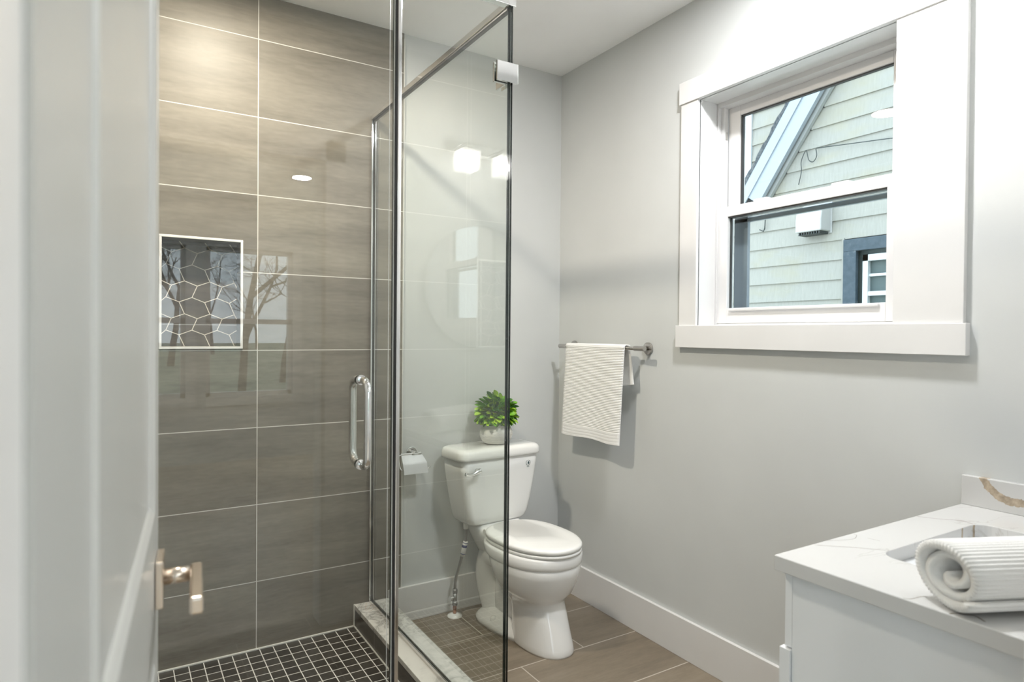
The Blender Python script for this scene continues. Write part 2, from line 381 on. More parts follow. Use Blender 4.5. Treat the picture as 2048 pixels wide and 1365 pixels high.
# ================================================================= SETTING
XL, XT, YF, WT = -2.08, -0.8634, -2.43, 0.12      # left wall, end of the tile, front wall, wall thickness
YB = -6.5                                           # far wall of the room behind the camera
WY0, WY1, WZ0, WZ1 = -1.678, -0.930, 1.335, 2.219   # window opening
# floor
struct(box('floor', (XL, YF - WT, -0.1), (0.0, 0.0, 0.0), MT['floor']), 'brown stone look tile floor with pale grout lines', 'floor')
struct(box('floor_hall', (-3.6, YB, -0.1), (1.6, YF - WT, 0.0), MT['wood']), 'oak floorboards of the room behind the camera', 'floor')
# ceiling
struct(MB().box((-3.6, YB - 0.1, H), (1.6, YF - WT, H + 0.1)).box((XL - WT, YF - WT, H), (0.17, 0.12, H + 0.1)).build('ceiling', MT['ceil']), 'flat white ceiling', 'ceiling')
# back wall : painted part and tiled part with a niche opening
NX0, NX1, NZ0, NZ1 = -1.806, -1.536, 1.238, 1.6435
struct(MB().box((XT, 0.0, -0.1), (WT, WT, H)).build('wall_back', MT['wall']), 'light grey painted wall behind the toilet', 'wall')
w = MB()
w.box((XL, -0.004, -0.1), (NX0, WT, H)); w.box((NX1, -0.004, -0.1), (XT, WT, H))
w.box((NX0, -0.004, -0.1), (NX1, WT, NZ0)); w.box((NX0, -0.004, NZ1), (NX1, WT, H)); w.box((NX0, 0.0955, NZ0), (NX1, WT, NZ1))
struct(w.build('wall_shower', MT['tile']), 'taupe stone look tiled shower wall', 'wall')
struct(box('trim_tile_edge', (XT - 0.0015, -0.0075, 0.0), (XT + 0.0035, 0.0, 2.600), MT['caulk']), 'thin pale edge strip where wall tile meets grey paint', 'trim')
# left wall (tiled inside the shower)
struct(MB().box((XL - WT, -1.21, -0.1), (XL, WT, H)).build('wall_left_shower', tile_mat('taupe_side_tile', True, ZJ, -1.0, 2 * P, ((0.108, 0.098, 0.080), (0.175, 0.160, 0.134), (0.245, 0.226, 0.192)), (0.60, 0.585, 0.55), 0.42, axis='Y')), 'taupe tiled side wall of the shower', 'wall')
struct(box('wall_left', (XL - WT, YF, -0.1), (XL, -1.21, H), MT['wall']), 'grey painted wall behind the open door', 'wall')
# right wall with the window hole
w = MB(); X1 = 0.17
w.box((0, YF - WT, -0.1), (X1, WY0 - 0.012, H)); w.box((0, WY1 + 0.012, -0.1), (X1, 0.0, H))
w.box((0, WY0 - 0.012, -0.1), (X1, WY1 + 0.012, WZ0 - 0.012)); w.box((0, WY0 - 0.012, WZ1 + 0.012), (X1, WY1 + 0.012, H))
struct(w.build('wall_right', MT['wall']), 'light grey painted wall with the window', 'wall')
# front wall with the doorway
DX0, DX1, DZ = -1.985, -1.165, 2.05
w = MB(); w.box((-3.6, YF - WT, -0.1), (DX0, YF, H)); w.box((DX1, YF - WT, -0.1), (1.6, YF, H)); w.box((DX0, YF - WT, DZ), (DX1, YF, H))
struct(w.build('wall_front', MT['wall']), 'grey wall with the doorway beside the camera', 'wall')
w = MB(); w.box((DX0, YF - WT, 0), (DX0 + 0.018, YF, DZ)); w.box((DX1 - 0.018, YF - WT, 0), (DX1, YF, DZ)); w.box((DX0, YF - WT, DZ - 0.018), (DX1, YF, DZ))
w.box((DX1 - 0.005, YF, 0), (DX1 + 0.085, YF + 0.016, DZ + 0.085)); w.box((DX0 + 0.013, YF, DZ - 0.005), (DX1 + 0.085, YF + 0.016, DZ + 0.085))
w.box((DX1 - 0.005, YF - WT - 0.016, 0), (DX1 + 0.085, YF - WT, DZ + 0.085)); w.box((DX0 - 0.085, YF - WT - 0.016, DZ - 0.005), (DX1 + 0.085, YF - WT, DZ + 0.085)); w.box((DX0 - 0.085, YF - WT - 0.016, 0), (DX0 + 0.005, YF - WT, DZ))
struct(w.build('trim_doorway', MT['trim'], bevel=0.002), 'white door frame and casing round the doorway', 'door frame')
# room behind the camera
BW = [(-2.22, -1.39), (-1.21, -0.39)]; BZ0, BZ1 = 0.65, 2.13
def sidewall(x0, x1):
    w = MB(); w.box((x0, YB - WT, -0.1), (x1, -5.9, H)); w.box((x0, -3.1, -0.1), (x1, YF, H)); w.box((x0, -5.9, -0.1), (x1, -3.1, 0.05)); w.box((x0, -5.9, 2.25), (x1, -3.1, H)); return w
struct(sidewall(-3.7, -3.6).build('wall_hall_left', MT['hall']), 'grey side wall of the room behind', 'wall')
struct(sidewall(1.6, 1.7).build('wall_hall_right', MT['hall']), 'grey side wall of the room behind', 'wall')
w = MB(); w.box((-3.6, YB - WT, -0.1), (BW[0][0], YB, H)); w.box((BW[0][1], YB - WT, -0.1), (BW[1][0], YB, H)); w.box((BW[1][1], YB - WT, -0.1), (1.6, YB, H))
for a, b in BW: w.box((a, YB - WT, -0.1), (b, YB, BZ0)); w.box((a, YB - WT, BZ1), (b, YB, H))
struct(w.build('wall_hall_end', MT['wall']), 'far grey wall with two tall windows', 'wall')
for i, xw in enumerate((-3.65, 1.65)):  # unseen glazed openings, added so sky light fills the rooms softly
    r = struct(thing('window_%d' % (i + 4), (xw, -4.5, 0.05), 'unseen wide glass garden door added to let in fill daylight, %s side' % ('left' if i == 0 else 'right'), 'window'))
    s = MB(); s.box((xw - 0.05, -5.9, 0.05), (xw + 0.05, -5.83, 2.25)).box((xw - 0.05, -3.17, 0.05), (xw + 0.05, -3.1, 2.25)).box((xw - 0.05, -4.535, 0.05), (xw + 0.05, -4.465, 2.25)).box((xw - 0.05, -5.83, 0.05), (xw + 0.05, -3.17, 0.12)).box((xw - 0.05, -5.83, 2.18), (xw + 0.05, -3.17, 2.25))
    s.build('frame', MT['vinyl'], r)
    for ya, yb in ((-5.83, -4.535), (-4.465, -3.17)): MB().box((xw - 0.003, ya, 0.12), (xw + 0.003, yb, 2.18)).build('pane', MT['wglass'], r)
for i, (a, b) in enumerate(BW):
    r = struct(thing('window_%d' % (i + 2), (a, YB, BZ0), 'tall white sash window onto the bare trees, %s of the pair' % ('nearer the left wall' if i == 0 else 'nearer the light switch'), 'window'))
    c = MB(); t = 0.09
    c.box((a - t, YB, BZ1), (b + t, YB + 0.018, BZ1 + t)); c.box((a - t, YB, BZ0 - t), (b + t, YB + 0.025, BZ0)); c.box((a - t, YB, BZ0), (a, YB + 0.018, BZ1)); c.box((b, YB, BZ0), (b + t, YB + 0.018, BZ1))
    if i == 1: c = MB(); c.box((a, YB, BZ1), (b + t, YB + 0.018, BZ1 + t)); c.box((a, YB, BZ0 - t), (b + t, YB + 0.025, BZ0)); c.box((b, YB, BZ0), (b + t, YB + 0.018, BZ1))
    c.build('casing', MT['trim'], r, 0.002)
    s = MB(); k = 0.04; zm = 1.40
    s.box((a, YB - 0.10, BZ0), (a + k, YB - 0.03, BZ1)); s.box((b - k, YB - 0.10, BZ0), (b, YB - 0.03, BZ1)); s.box((a, YB - 0.10, BZ0), (b, YB - 0.03, BZ0 + k)); s.box((a, YB - 0.10, BZ1 - k), (b, YB - 0.03, BZ1)); s.box((a, YB - 0.10, zm - 0.025), (b, YB - 0.03, zm + 0.025))
    s.build('sash', MT['vinyl'], r)
    MB().box((a + k, YB - 0.07, BZ0 + k), (b - k, YB - 0.066, BZ1 - k)).build('pane', MT['wglass'], r)
# light switch on the far wall
r = thing('light_switch', (0.27, YB, 0.93), 'white double light switch plate seen reflected beside the chrome door handle', 'light switch')
MB().box((0.185, YB, 0.90), (0.355, YB + 0.006, 1.04)).build('plate', MT['ply'], r, 0.002)
MB().box((0.215, YB + 0.006, 0.935), (0.25, YB + 0.010, 1.005)).build('rocker', MT['seat'], r)
MB().box((0.29, YB + 0.006, 0.935), (0.325, YB + 0.010, 1.005)).build('rocker', MT['seat'], r)

# shower floor, baseboards, caulk
struct(box('floor_shower', (XL, -1.067, 0.0), (-1.0735, -0.004, 0.032), MT['mosaic']), 'small square black mosaic tiles with white grout', 'shower floor')
ck = MB(); ck.box((XL, -0.013, 0.031), (-1.080, -0.004, 0.038)); ck.box((-1.0795, -1.06, 0.031), (-1.0735, -0.004, 0.0365)); ck.box((-1.0795, -0.010, 0.032), (-1.0735, -0.004, 0.128))
struct(ck.build('trim_caulk', MT['caulk'], bevel=0.002), 'white bead of caulk round the shower floor', 'trim')
BH, BT = 0.1592, 0.015
struct(box('baseboard_back', (-0.925, -BT, 0.0), (0.0, 0.0, 0.157), MT['trim'], bevel=0.0015), 'tall white flat baseboard behind the toilet', 'baseboard')
struct(box('baseboard_right', (-BT, -1.872, 0.0), (0.0, -BT, BH), MT['trim'], bevel=0.0015), 'tall white flat baseboard under the window', 'baseboard')
struct(box('baseboard_front', (DX1 + 0.086, YF, 0.0), (-0.80, YF + BT, BH), MT['trim'], bevel=0.0015), 'tall white baseboard beside the doorway', 'baseboard')

# niche
r = thing('shower_niche', (-1.67, 0.0, NZ0), 'recessed shower shelf niche with white metal edge and hexagon tile back', 'niche')
fr = MB(); t = 0.009; y0, y1 = -0.009, -0.0041
fr.box((NX0 - t, y0, NZ1), (NX1 + t, y1, NZ1 + t)); fr.box((NX0 - t, y0, NZ0 - t), (NX1 + t, y1, NZ0)); fr.box((NX0 - t, y0, NZ0), (NX0, y1, NZ1)); fr.box((NX1, y0, NZ0), (NX1 + t, y1, NZ1))
fr.build('edge_trim', MT['trim'], r, 0.001)
box('back_tile', (NX0, 0.088, NZ0), (NX1, 0.095, NZ1), MT['blacktile2'] if 'blacktile2' in MT else tile_mat('niche_tile', True, 5, 5, 3, ((0.06, 0.055, 0.055), (0.11, 0.098, 0.09), (0.17, 0.15, 0.13)), (0.3, 0.3, 0.3), 0.2), r)
g = MB()
def nseg(x0, z0, x1, z1, wd=0.0028):
    if max(x0, x1) < NX0 or min(x0, x1) > NX1 or max(z0, z1) < NZ0 or min(z0, z1) > NZ1: return
    def clip(x, z): return min(max(x, NX0), NX1), min(max(z, NZ0), NZ1)
    a = Vector((*clip(x0, z0), 0)); b = Vector((*clip(x1, z1), 0)); d = b - a
    if d.length < 1e-4: return
    nrm = Vector((-d.y, d.x, 0)).normalized() * wd / 2
    pts = [a + nrm, b + nrm, b - nrm, a - nrm]
    g.prism([(p.x, 0.0868, p.y) for p in pts], (0, 0.0015, 0))
for rr in range(-4, 5):
    zc = 1.418 + 0.0635 * rr; ev = rr % 2 == 0; xp0 = -1.6974 if ev else -1.7236
    for k in range(-4, 5):
        xp = xp0 + 0.0895 * k; xv = xp - 0.04475
        nseg(xv, zc - 0.009, xp, zc + 0.009); nseg(xp, zc + 0.009, xv + 0.0895, zc - 0.009)
        # link from this row's valley down to the peak of the row below
        xq = (-1.7236 if ev else -1.6974)
        tgt = min([xq + 0.0895 * j for j in range(-6, 7)], key=lambda q: abs(q - xv - (0.0147 if ev else -0.0177)))
        nseg(xv, zc - 0.009, tgt, zc - 0.0635 + 0.009)
g.build('grout_lines', MT['grout'], r)

# ================================================================= WINDOW 1
r = struct(thing('window_1', (0, WY0, WZ0), 'white double hung window with flat casing in the grey wall', 'window'))
c = MB()
c.box((-0.018, -1.8622, WZ0), (0, WY0, 2.219)); c.box((-0.018, WY1, WZ0), (0, -0.8430, 2.219))
c.box((-0.024, -1.8722, 2.219), (0, -0.8370, 2.3052))
c.build('casing', MT['trim'], r, 0.0015)
box('apron', (-0.026, -1.8720, 1.2475), (0, -0.8318, WZ0), MT['trim'], r, 0.0015)
j = MB(); jt = 0.011; xo = 0.092
j.box((-0.006, WY0 - jt, WZ0 - jt), (xo, WY0, WZ1 + jt)); j.box((-0.006, WY1, WZ0 - jt), (xo, WY1 + jt, WZ1 + jt))
j.box((-0.006, WY0, WZ1), (xo, WY1, WZ1 + jt)); j.box((-0.006, WY0, WZ0 - jt), (xo, WY1, WZ0))
j.build('jamb', MT['trim'], r, 0.001)
# vinyl frame
f = MB(); xo2 = 0.19
f.box((xo, WY0 - 0.01, WZ0 - 0.01), (xo2, WY0 + 0.022, WZ1 + 0.01)); f.box((xo + 0.001, WY1 - 0.008, WZ0 - 0.01), (xo2, WY1 + 0.01, WZ1 + 0.01))
f.box((xo, WY0 + 0.022, WZ1 - 0.018), (xo2, WY1 - 0.008, WZ1 + 0.01)); f.box((xo, WY0 + 0.022, WZ0 - 0.01), (xo2, WY1 - 0.008, WZ0 + 0.008))
f.box((0.110, WY1 - 0.022, WZ0), (0.133, WY1 - 0.008, WZ1)); 
f.build('vinyl_frame', MT['vinyl'], r, 0.001)
sx = 0.131    # parting strip beside the upper sash
MB().box((0.118, WY1 - 0.0245, 2.076), (0.128, WY1 - 0.0215, 2.106)).build('latch_slot', mat('slot_grey', (0.35, 0.34, 0.32), 0.5), r)
# lower sash
ly0, ly1, lz0, lz1 = -1.655, -0.937, 1.344, 1.803
s = MB(); a0, a1 = 0.095, 0.128
s.box((a0, ly0, lz0), (a1, -1.597, lz1)); s.box((a0, -0.985, lz0), (a1, ly1, lz1)); s.box((a0, -1.597, 1.763), (a1, -0.985, lz1)); s.box((a0, -1.597, lz0), (a1, -0.985, 1.404))
s.build('lower_sash', MT['vinyl'], r, 0.002)
MB().box((a0 - 0.010, -1.580, 1.392), (a0, -1.000, 1.4035)).build('lift_rail', MT['vinyl'], r, 0.003)
MB().box((0.109, -1.597, 1.404), (0.114, -0.985, 1.763)).build('pane', MT['wglass'], r)
# sash lock bits on the meeting rail
for yc in (-1.13, -1.44): MB().box((a0 + 0.004, yc - 0.03, lz1), (a1, yc + 0.03, lz1 + 0.009)).build('sash_lock', MT['vinyl'], r, 0.003)
# upper sash
s = MB(); b0, b1 = 0.136, 0.168
uz0, uz1 = 1.765, 2.201
s.box((b0, ly0, uz0), (b1, -1.590, uz1)); s.box((b0, -1.008, uz0), (b1, -0.952, uz1)); s.box((b0, -1.590, 2.163), (b1, -1.008, uz1)); s.box((b0, -1.590, uz0), (b1, -1.008, 1.803))
s.build('upper_sash', MT['vinyl'], r, 0.002)
MB().box((0.150, -1.590, 1.803), (0.155, -1.008, 2.163)).build('pane', MT['wglass'], r)
gk = MB(); gk.box((0.142, -1.590, 2.158), (0.156, -1.008, 2.163)); gk.box((0.142, -1.013, 1.803), (0.156, -1.008, 2.163)); gk.box((0.112, -0.990, 1.404), (0.120, -0.985, 1.763)); gk.box((0.100, -1.597, 1.7585), (0.118, -0.985, 1.763))
gk.build('gasket', MT['gasket'], r)
# screen track outside of the lower sash
sc = MB(); sc.box((0.172, -1.02, 1.35), (0.188, -0.955, 1.78)); sc.box((0.172, -1.655, 1.745), (0.188, -0.955, 1.763))
sc.build('screen_frame', MT['grey_al'], r, 0.002)

# ================================================================= DOOR 1 (open, beside the camera)
e = 0.0464; u = Vector((0.0929, 0.9957, 0)); nn = Vector((0.9957, -0.0929, 0))
P0 = Vector((-1.9415 - 0.9957 * e, -2.686 + 0.0929 * e, 0))
dm = Matrix((Vector((u.x, u.y, 0)), Vector((nn.x, nn.y, 0)), Vector((0, 0, 1)))).transposed().to_4x4(); dm.translation = P0
# local door coords: x along the door, y out of the face, z up
r = struct(thing('door_1', P0 + u * 0.249, 'white panelled door standing open beside the camera', 'door'))
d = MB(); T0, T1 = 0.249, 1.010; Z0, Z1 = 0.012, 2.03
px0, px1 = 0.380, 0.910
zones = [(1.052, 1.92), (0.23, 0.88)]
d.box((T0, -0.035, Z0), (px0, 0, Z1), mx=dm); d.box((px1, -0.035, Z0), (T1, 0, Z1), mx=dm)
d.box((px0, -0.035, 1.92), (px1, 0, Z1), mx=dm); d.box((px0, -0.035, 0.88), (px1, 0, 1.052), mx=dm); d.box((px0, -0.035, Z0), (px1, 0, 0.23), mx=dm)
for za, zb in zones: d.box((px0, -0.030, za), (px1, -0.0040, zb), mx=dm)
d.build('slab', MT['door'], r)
mo = MB()
def moul(za, zb):
    prof = [(0.0, 0.0), (0.005, 0.0022), (0.020, 0.0022), (0.028, -0.0015), (0.032, -0.0042)]   # distance in from the opening, height of the face
    rings = []
    for k in range(len(prof) - 1):
        (d0, h0), (d1, h1) = prof[k], prof[k + 1]
        c0 = [(px0 + d0, za + d0), (px1 - d0, za + d0), (px1 - d0, zb - d0), (px0 + d0, zb - d0)]
        c1 = [(px0 + d1, za + d1), (px1 - d1, za + d1), (px1 - d1, zb - d1), (px0 + d1, zb - d1)]
        for i in range(4):
            q = (i + 1) % 4
            vs = [dm @ Vector(v) for v in ((c0[i][0], h0, c0[i][1]), (c0[q][0], h0, c0[q][1]), (c1[q][0], h1, c1[q][1]), (c1[i][0], h1, c1[i][1]))]
            mo.add(vs, [(0, 1, 2, 3)])
for za, zb in zones: moul(za, zb)
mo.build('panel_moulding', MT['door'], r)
h = MB(); tl, zl = 0.950, 0.973
for sgn in (1,):
    h.box((tl - 0.030, 0.0, 0.942), (tl + 0.030, 0.010, 1.002), mx=dm)
hr = h.build('lever_rose', MT['nickel'], r, 0.002, 3)
h = MB(); h.tube([(tl, 0.008, zl), (tl, 0.040, zl)], 0.0105, 24, mx=dm); h.build('spindle', MT['nickel'], r)
h = MB(); h.box((0.832, 0.040, zl - 0.0105), (tl + 0.012, 0.0555, zl + 0.0105), mx=dm); h.build('lever_handle', MT['nickel'], r, 0.0035, 3)
h = MB(); h.box((T1 - 0.0005, -0.028, 0.90), (T1 + 0.001, -0.007, 1.01), mx=dm); h.build('latch_plate', MT['nickel'], r)
for zh in (0.25, 1.05, 1.82):
    MB().tube([dm @ Vector((T0 - 0.004, -0.004, zh - 0.045)), dm @ Vector((T0 - 0.004, -0.004, zh + 0.045))], 0.006, 12).build('hinge', MT['nickel'], r)

# ================================================================= SHOWER CURB AND ENCLOSURE
XG, YG = -1.0045, -1.1426
r = thing('shower_curb', (-1.0, -0.6, 0), 'L-shaped shower curb of black tile with a grey veined marble cap', 'shower curb')
cb = MB()
cb.prism([(-1.0735, -0.004, 0.0), (-0.932, -0.0155, 0), (-0.932, -1.212, 0), (XL, -1.212, 0), (XL, -1.067, 0), (-1.0735, -1.067, 0)], (0, 0, 0.107))
cb.build('curb_body', MT['blacktile'], r)
ct = MB(); ct.prism([(-1.0765, -0.004, 0.107), (-0.9245, -0.0155, 0.107), (-0.9245, -1.219, 0.107), (XL, -1.219, 0.107), (XL, -1.064, 0.107), (-1.0765, -1.064, 0.107)], (0, 0, 0.020))
ct.build('curb_cap', MT['marble'], r, 0.0015)
st = MB()
for (x0, y0_, x1, y1_) in ((-1.056, -0.092, -1.016, -0.050), (-1.048, -0.105, -1.012, -0.080), (-1.050, -0.075, -1.028, -0.020)):
    pth = bez([(x0, y0_, 0.1272), ((x0 + x1) / 2 - 0.004, (y0_ + y1_) / 2 - 0.010, 0.1272), (x1, y1_, 0.1272)], 8)
    for a, b in zip(pth[:-1], pth[1:]):
        nv = Vector((-(b - a).y, (b - a).x, 0)).normalized() * 0.0007
        st.prism([a + nv, b + nv, b - nv, a - nv], (0, 0, 0.0002))
st.build('rust_stain', MT['rust'], r)

r = thing('shower_enclosure', (XG, YG, 0.127), 'fixed glass shower side and front panels with chrome header and channels', 'shower enclosure')
ZT = 2.2075
gp = MB(); gp.box((XG - 0.005, YG + 0.006, 0.135), (XG + 0.005, -0.006, ZT + 0.01), 0)
def glass_panel(name, a, b, thin, edge_faces, parent):
    """thin: 'x' or 'y' - the thin axis; big faces glass, rim faces dark polished edge"""
    m_ = MB(); x0, y0_, z0 = a; x1, y1_, z1 = b
    vs = [(x0, y0_, z0), (x1, y0_, z0), (x1, y1_, z0), (x0, y1_, z0), (x0, y0_, z1), (x1, y0_, z1), (x1, y1_, z1), (x0, y1_, z1)]
    fs = {'bot': (0, 3, 2, 1), 'top': (4, 5, 6, 7), 'y0': (0, 1, 5, 4), 'x1': (1, 2, 6, 5), 'y1': (2, 3, 7, 6), 'x0': (3, 0, 4, 7)}
    for k, f_ in fs.items():
        big = (thin == 'x' and k in ('x0', 'x1')) or (thin == 'y' and k in ('y0', 'y1'))
        m_.add([vs[i] for i in f_], [(0, 1, 2, 3)], 0 if big else 1)
    o = m_.build(name, [MT['glass'], MT['edge']], parent)
    return o
glass_panel('side_glass', (XG - 0.005, YG + 0.0065, 0.134), (XG + 0.005, -0.010, ZT + 0.012), 'x', None, r)
glass_panel('front_glass', (-1.3315, YG - 0.005, 0.134), (XG + 0.005, YG + 0.005, ZT + 0.012), 'y', None, r)
hd = MB(); hd.box((-1.0160, YG - 0.0115, 2.2125), (-0.9930, -0.004, 2.2320))
hd.build('header_rail', MT['chrome'], r, 0.0015)
hd = MB(); hd.box((-1.0125, YG + 0.006, 2.2065), (-0.9965, -0.022, 2.2125)); hd.build('header_gasket', MT['gasket'], r)
hd = MB(); hd.box((XL, YG - 0.0115, 2.2125), (-1.0165, YG + 0.0115, 2.2320)); hd.build('front_header_rail', MT['chrome'], r, 0.0015)
c = MB(); c.box((XG - 0.011, -0.022, 0.127), (XG - 0.005, -0.004, ZT)); c.box((XG + 0.005, -0.022, 0.127), (XG + 0.009, -0.004, ZT)); c.build('wall_channel', MT['chrome'], r, 0.001)
c = MB(); c.box((XG - 0.010, YG + 0.008, 0.127), (XG - 0.0055, -0.022, 0.142)); c.box((XG + 0.0055, YG + 0.008, 0.127), (XG + 0.008, -0.022, 0.138)); c.build('bottom_channel', MT['chrome'], r, 0.0008)
c = MB(); c.box((-1.3315, YG - 0.010, 0.127), (XG + 0.005, YG - 0.0055, 0.142)); c.box((-1.3315, YG + 0.0055, 0.127), (XG + 0.005, YG + 0.010, 0.142)); c.build('bottom_channel', MT['chrome'], r, 0.0008)
c = MB(); c.box((-1.3420, YG - 0.012, 0.127), (-1.3315, YG + 0.012, ZT)); c.build('strike_post', MT['chrome'], r, 0.002)
c = MB(); c.box((-1.3465, YG - 0.009, 0.127), (-1.3420, YG + 0.009, ZT)); c.build('magnetic_seal', MT['gasket'], r)
def clamp(zc, parent):
    c = MB(); z0, z1 = zc - 0.0275, zc + 0.0275
    c.box((-1.0535, YG - 0.0125, z0), (-0.9850, YG - 0.0055, z1)); c.build('clamp_plate', MT['chrome'], parent, 0.0012)
    c = MB(); c.box((-1.0535, YG + 0.0055, z0), (-1.0120, YG + 0.0125, z1)); c.box((-1.0170, YG + 0.0055, z0), (-1.0105, YG + 0.060, z1)); c.build('clamp_inner', MT['chrome'], parent, 0.0012)
    c = MB(); c.box((-0.9985, YG - 0.0055, z0), (-0.9915, YG + 0.060, z1)); c.build('clamp_side', MT['chrome'], parent, 0.0012)
clamp(2.0255, r); clamp(0.24, r)

r = thing('shower_door', (-1.70, YG, 0.14), 'frameless glass shower door with a chrome pull handle', 'shower door')
glass_panel('door_glass', (-2.045, YG - 0.005, 0.145), (-1.3500, YG + 0.005, ZT - 0.008), 'y', None, r)
c = MB(); c.box((-1.3620, YG - 0.0065, 0.145), (-1.3605, YG - 0.0052, ZT - 0.008)); c.box((-1.3498, YG - 0.0055, 0.145), (-1.3470, YG + 0.0055, ZT - 0.008)); c.build('edge_seal', MT['seal'], r, 0.001)
for zc in (0.42, 1.95):
    c = MB(); c.box((XL, YG - 0.014, zc - 0.045), (-2.01, YG - 0.0055, zc + 0.045)); c.box((XL, YG + 0.0055, zc - 0.045), (-2.01, YG + 0.014, zc + 0.045)); c.build('hinge', MT['chrome'], r, 0.002)
hx, hz0, hz1, off = -1.4313, 0.9700, 1.1790, 0.058
def dpath(sg):
    pts = [Vector((hx, YG + sg * 0.005, hz0))]; R = 0.030; yo = YG + sg * off
    pts.append(Vector((hx, yo - sg * R, hz0)))
    for k in range(1, 9):
        a = k / 8 * math.pi / 2; pts.append(Vector((hx, yo - sg * R + sg * R * math.sin(a), hz0 + R - R * math.cos(a))))
    for k in range(0, 9):
        a = k / 8 * math.pi / 2; pts.append(Vector((hx, yo - sg * R + sg * R * math.cos(a), hz1 - R + R * math.sin(a))))
    pts.append(Vector((hx, YG + sg * 0.005, hz1))); return pts
hb = MB(); hb.tube(dpath(-1), 0.0095, 24); hb.build('pull_handle', MT['chrome'], r)
hb = MB(); hb.tube(dpath(1), 0.0095, 24); hb.build('pull_handle', MT['chrome'], r)
hb = MB()
for zc in (hz0, hz1):
    for sg in (-1, 1): hb.tube([(hx, YG + sg * 0.0052, zc), (hx, YG + sg * 0.0085, zc)], 0.0125, 24)
hb.build('handle_washers', MT['chrome'], r)

# ================================================================= TOILET
TX = -0.456
r = thing('toilet', (TX, -0.11, 0), 'white two-piece toilet with the lid down against the back wall', 'toilet')
def ring(z, w, yf, yb, n=2.2, cx=TX, N=56, yc=None, nb=None):
    yc = (yf + yb) / 2 if yc is None else yc; out = []
    for k in range(N):
        a = 2 * math.pi * k / N; c_, s_ = math.cos(a), math.sin(a); e_ = n if s_ < 0 else (nb or n)
        x = math.copysign(abs(c_) ** (2 / e_), c_) * w; y = math.copysign(abs(s_) ** (2 / e_), s_)
        out.append(Vector((cx + x, yc + (y * (yc - yf) if s_ < 0 else y * (yb - yc)), z)))
    return out
b = MB()
YC = -0.42
rings = [ring(z, w, yf, yb, n, yc=yc, nb=nb_) for (z, w, yf, yb, n, yc, nb_) in (
    (0.000, 0.098, -0.642, -0.330, 2.3, -0.48, 2.3), (0.008, 0.100, -0.644, -0.330, 2.3, -0.48, 2.3), (0.030, 0.097, -0.638, -0.330, 2.3, -0.48, 2.3),
    (0.100, 0.093, -0.616, -0.325, 2.2, -0.47, 2.3), (0.165, 0.091, -0.594, -0.32, 2.15, -0.46, 2.3), (0.196, 0.093, -0.584, -0.31, 2.1, -0.45, 2.2),
    (0.201, 0.104, -0.586, -0.30, 2.1, -0.44, 2.2), (0.212, 0.116, -0.594, -0.29, 2.1, -0.43, 2.2), (0.235, 0.142, -0.614, -0.27, 2.1, YC, 2.2), (0.270, 0.160, -0.628, -0.25, 2.1, YC, 2.2),
    (0.315, 0.171, -0.643, -0.235, 2.1, YC, 2.3), (0.350, 0.1755, -0.650, -0.23, 2.1, YC, 2.4), (0.3540, 0.1730, -0.6470, -0.23, 2.1, YC, 2.5), (0.3555, 0.1725, -0.6465, -0.23, 2.1, YC, 2.5), (0.3565, 0.1755, -0.650, -0.225, 2.1, YC, 2.6), (0.361, 0.178, -0.653, -0.22, 2.1, YC, 2.7),
    (0.370, 0.179, -0.655, -0.21, 2.1, YC, 2.8), (0.395, 0.178, -0.656, -0.205, 2.1, YC, 3), (0.4035, 0.171, -0.652, -0.205, 2.1, YC, 3))]
b.loft(rings)
# neck deck under the tank
b.loft([ring(0.26, 0.060, -0.34, -0.06, 3), ring(0.31, 0.080, -0.36, -0.045, 3), ring(0.355, 0.105, -0.36, -0.035, 3.2), ring(0.395, 0.120, -0.34, -0.03, 3.5), ring(0.425, 0.118, -0.215, -0.03, 4), ring(0.437, 0.110, -0.20, -0.035, 4)])
# trapway
tp = bez([(TX, -0.50, 0.16), (TX - 0.012, -0.40, 0.17), (TX - 0.012, -0.30, 0.235), (TX - 0.012, -0.215, 0.295), (TX - 0.012, -0.145, 0.28), (TX - 0.012, -0.118, 0.19), (TX - 0.008, -0.130, 0.10), (TX, -0.17, 0.0)], 8)
b.tube(tp, [0.060 + 0.012 * math.sin(i / len(tp) * math.pi) for i in range(len(tp))], 28)
b.loft([ring(0.0, 0.050, -0.50, -0.15, 3), ring(0.15, 0.045, -0.50, -0.16, 3), ring(0.27, 0.05, -0.45, -0.20, 3)])
b.build('bowl', MT['porc'], r)
fp = MB(); fp.loft([ring(0.0, 0.118, -0.47, -0.085, 2.6, yc=-0.22), ring(0.018, 0.118, -0.47, -0.085, 2.6, yc=-0.22), ring(0.030, 0.108, -0.46, -0.098, 2.6, yc=-0.22), ring(0.060, 0.060, -0.42, -0.13, 2.4, yc=-0.24)])
fp.build('foot', MT['porc'], r)
for sx_ in (-1, 1): MB().lathe((TX + sx_ * 0.090, -0.255, 0.028), [(0.014, 0), (0.014, 0.014), (0.011, 0.022), (0.0, 0.025)], 20).build('bolt_cap', MT['seat'], r)
def seatring(z, g_, n=2.1): z += 0.0085; return ring(z, 0.167 + g_, -0.661 - g_, -0.210, n, yc=YC, nb=3.0)
s = MB(); s.loft([seatring(0.3965, -0.008), seatring(0.3985, -0.001), seatring(0.409, 0.0), seatring(0.4115, -0.006)]); s.build('seat', MT['seat'], r)
s = MB(); s.loft([seatring(0.4135, -0.006), seatring(0.4155, 0.0), seatring(0.4255, 0.001), seatring(0.4315, -0.003), seatring(0.4345, -0.013), seatring(0.4360, -0.040)]); s.build('lid', MT['seat'], r)
for sx_ in (-1, 1): MB().tube([(TX + sx_ * 0.10 - 0.018, -0.222, 0.420), (TX + sx_ * 0.10 + 0.018, -0.222, 0.420)], 0.012, 16).build('hinge', MT['seat'], r)
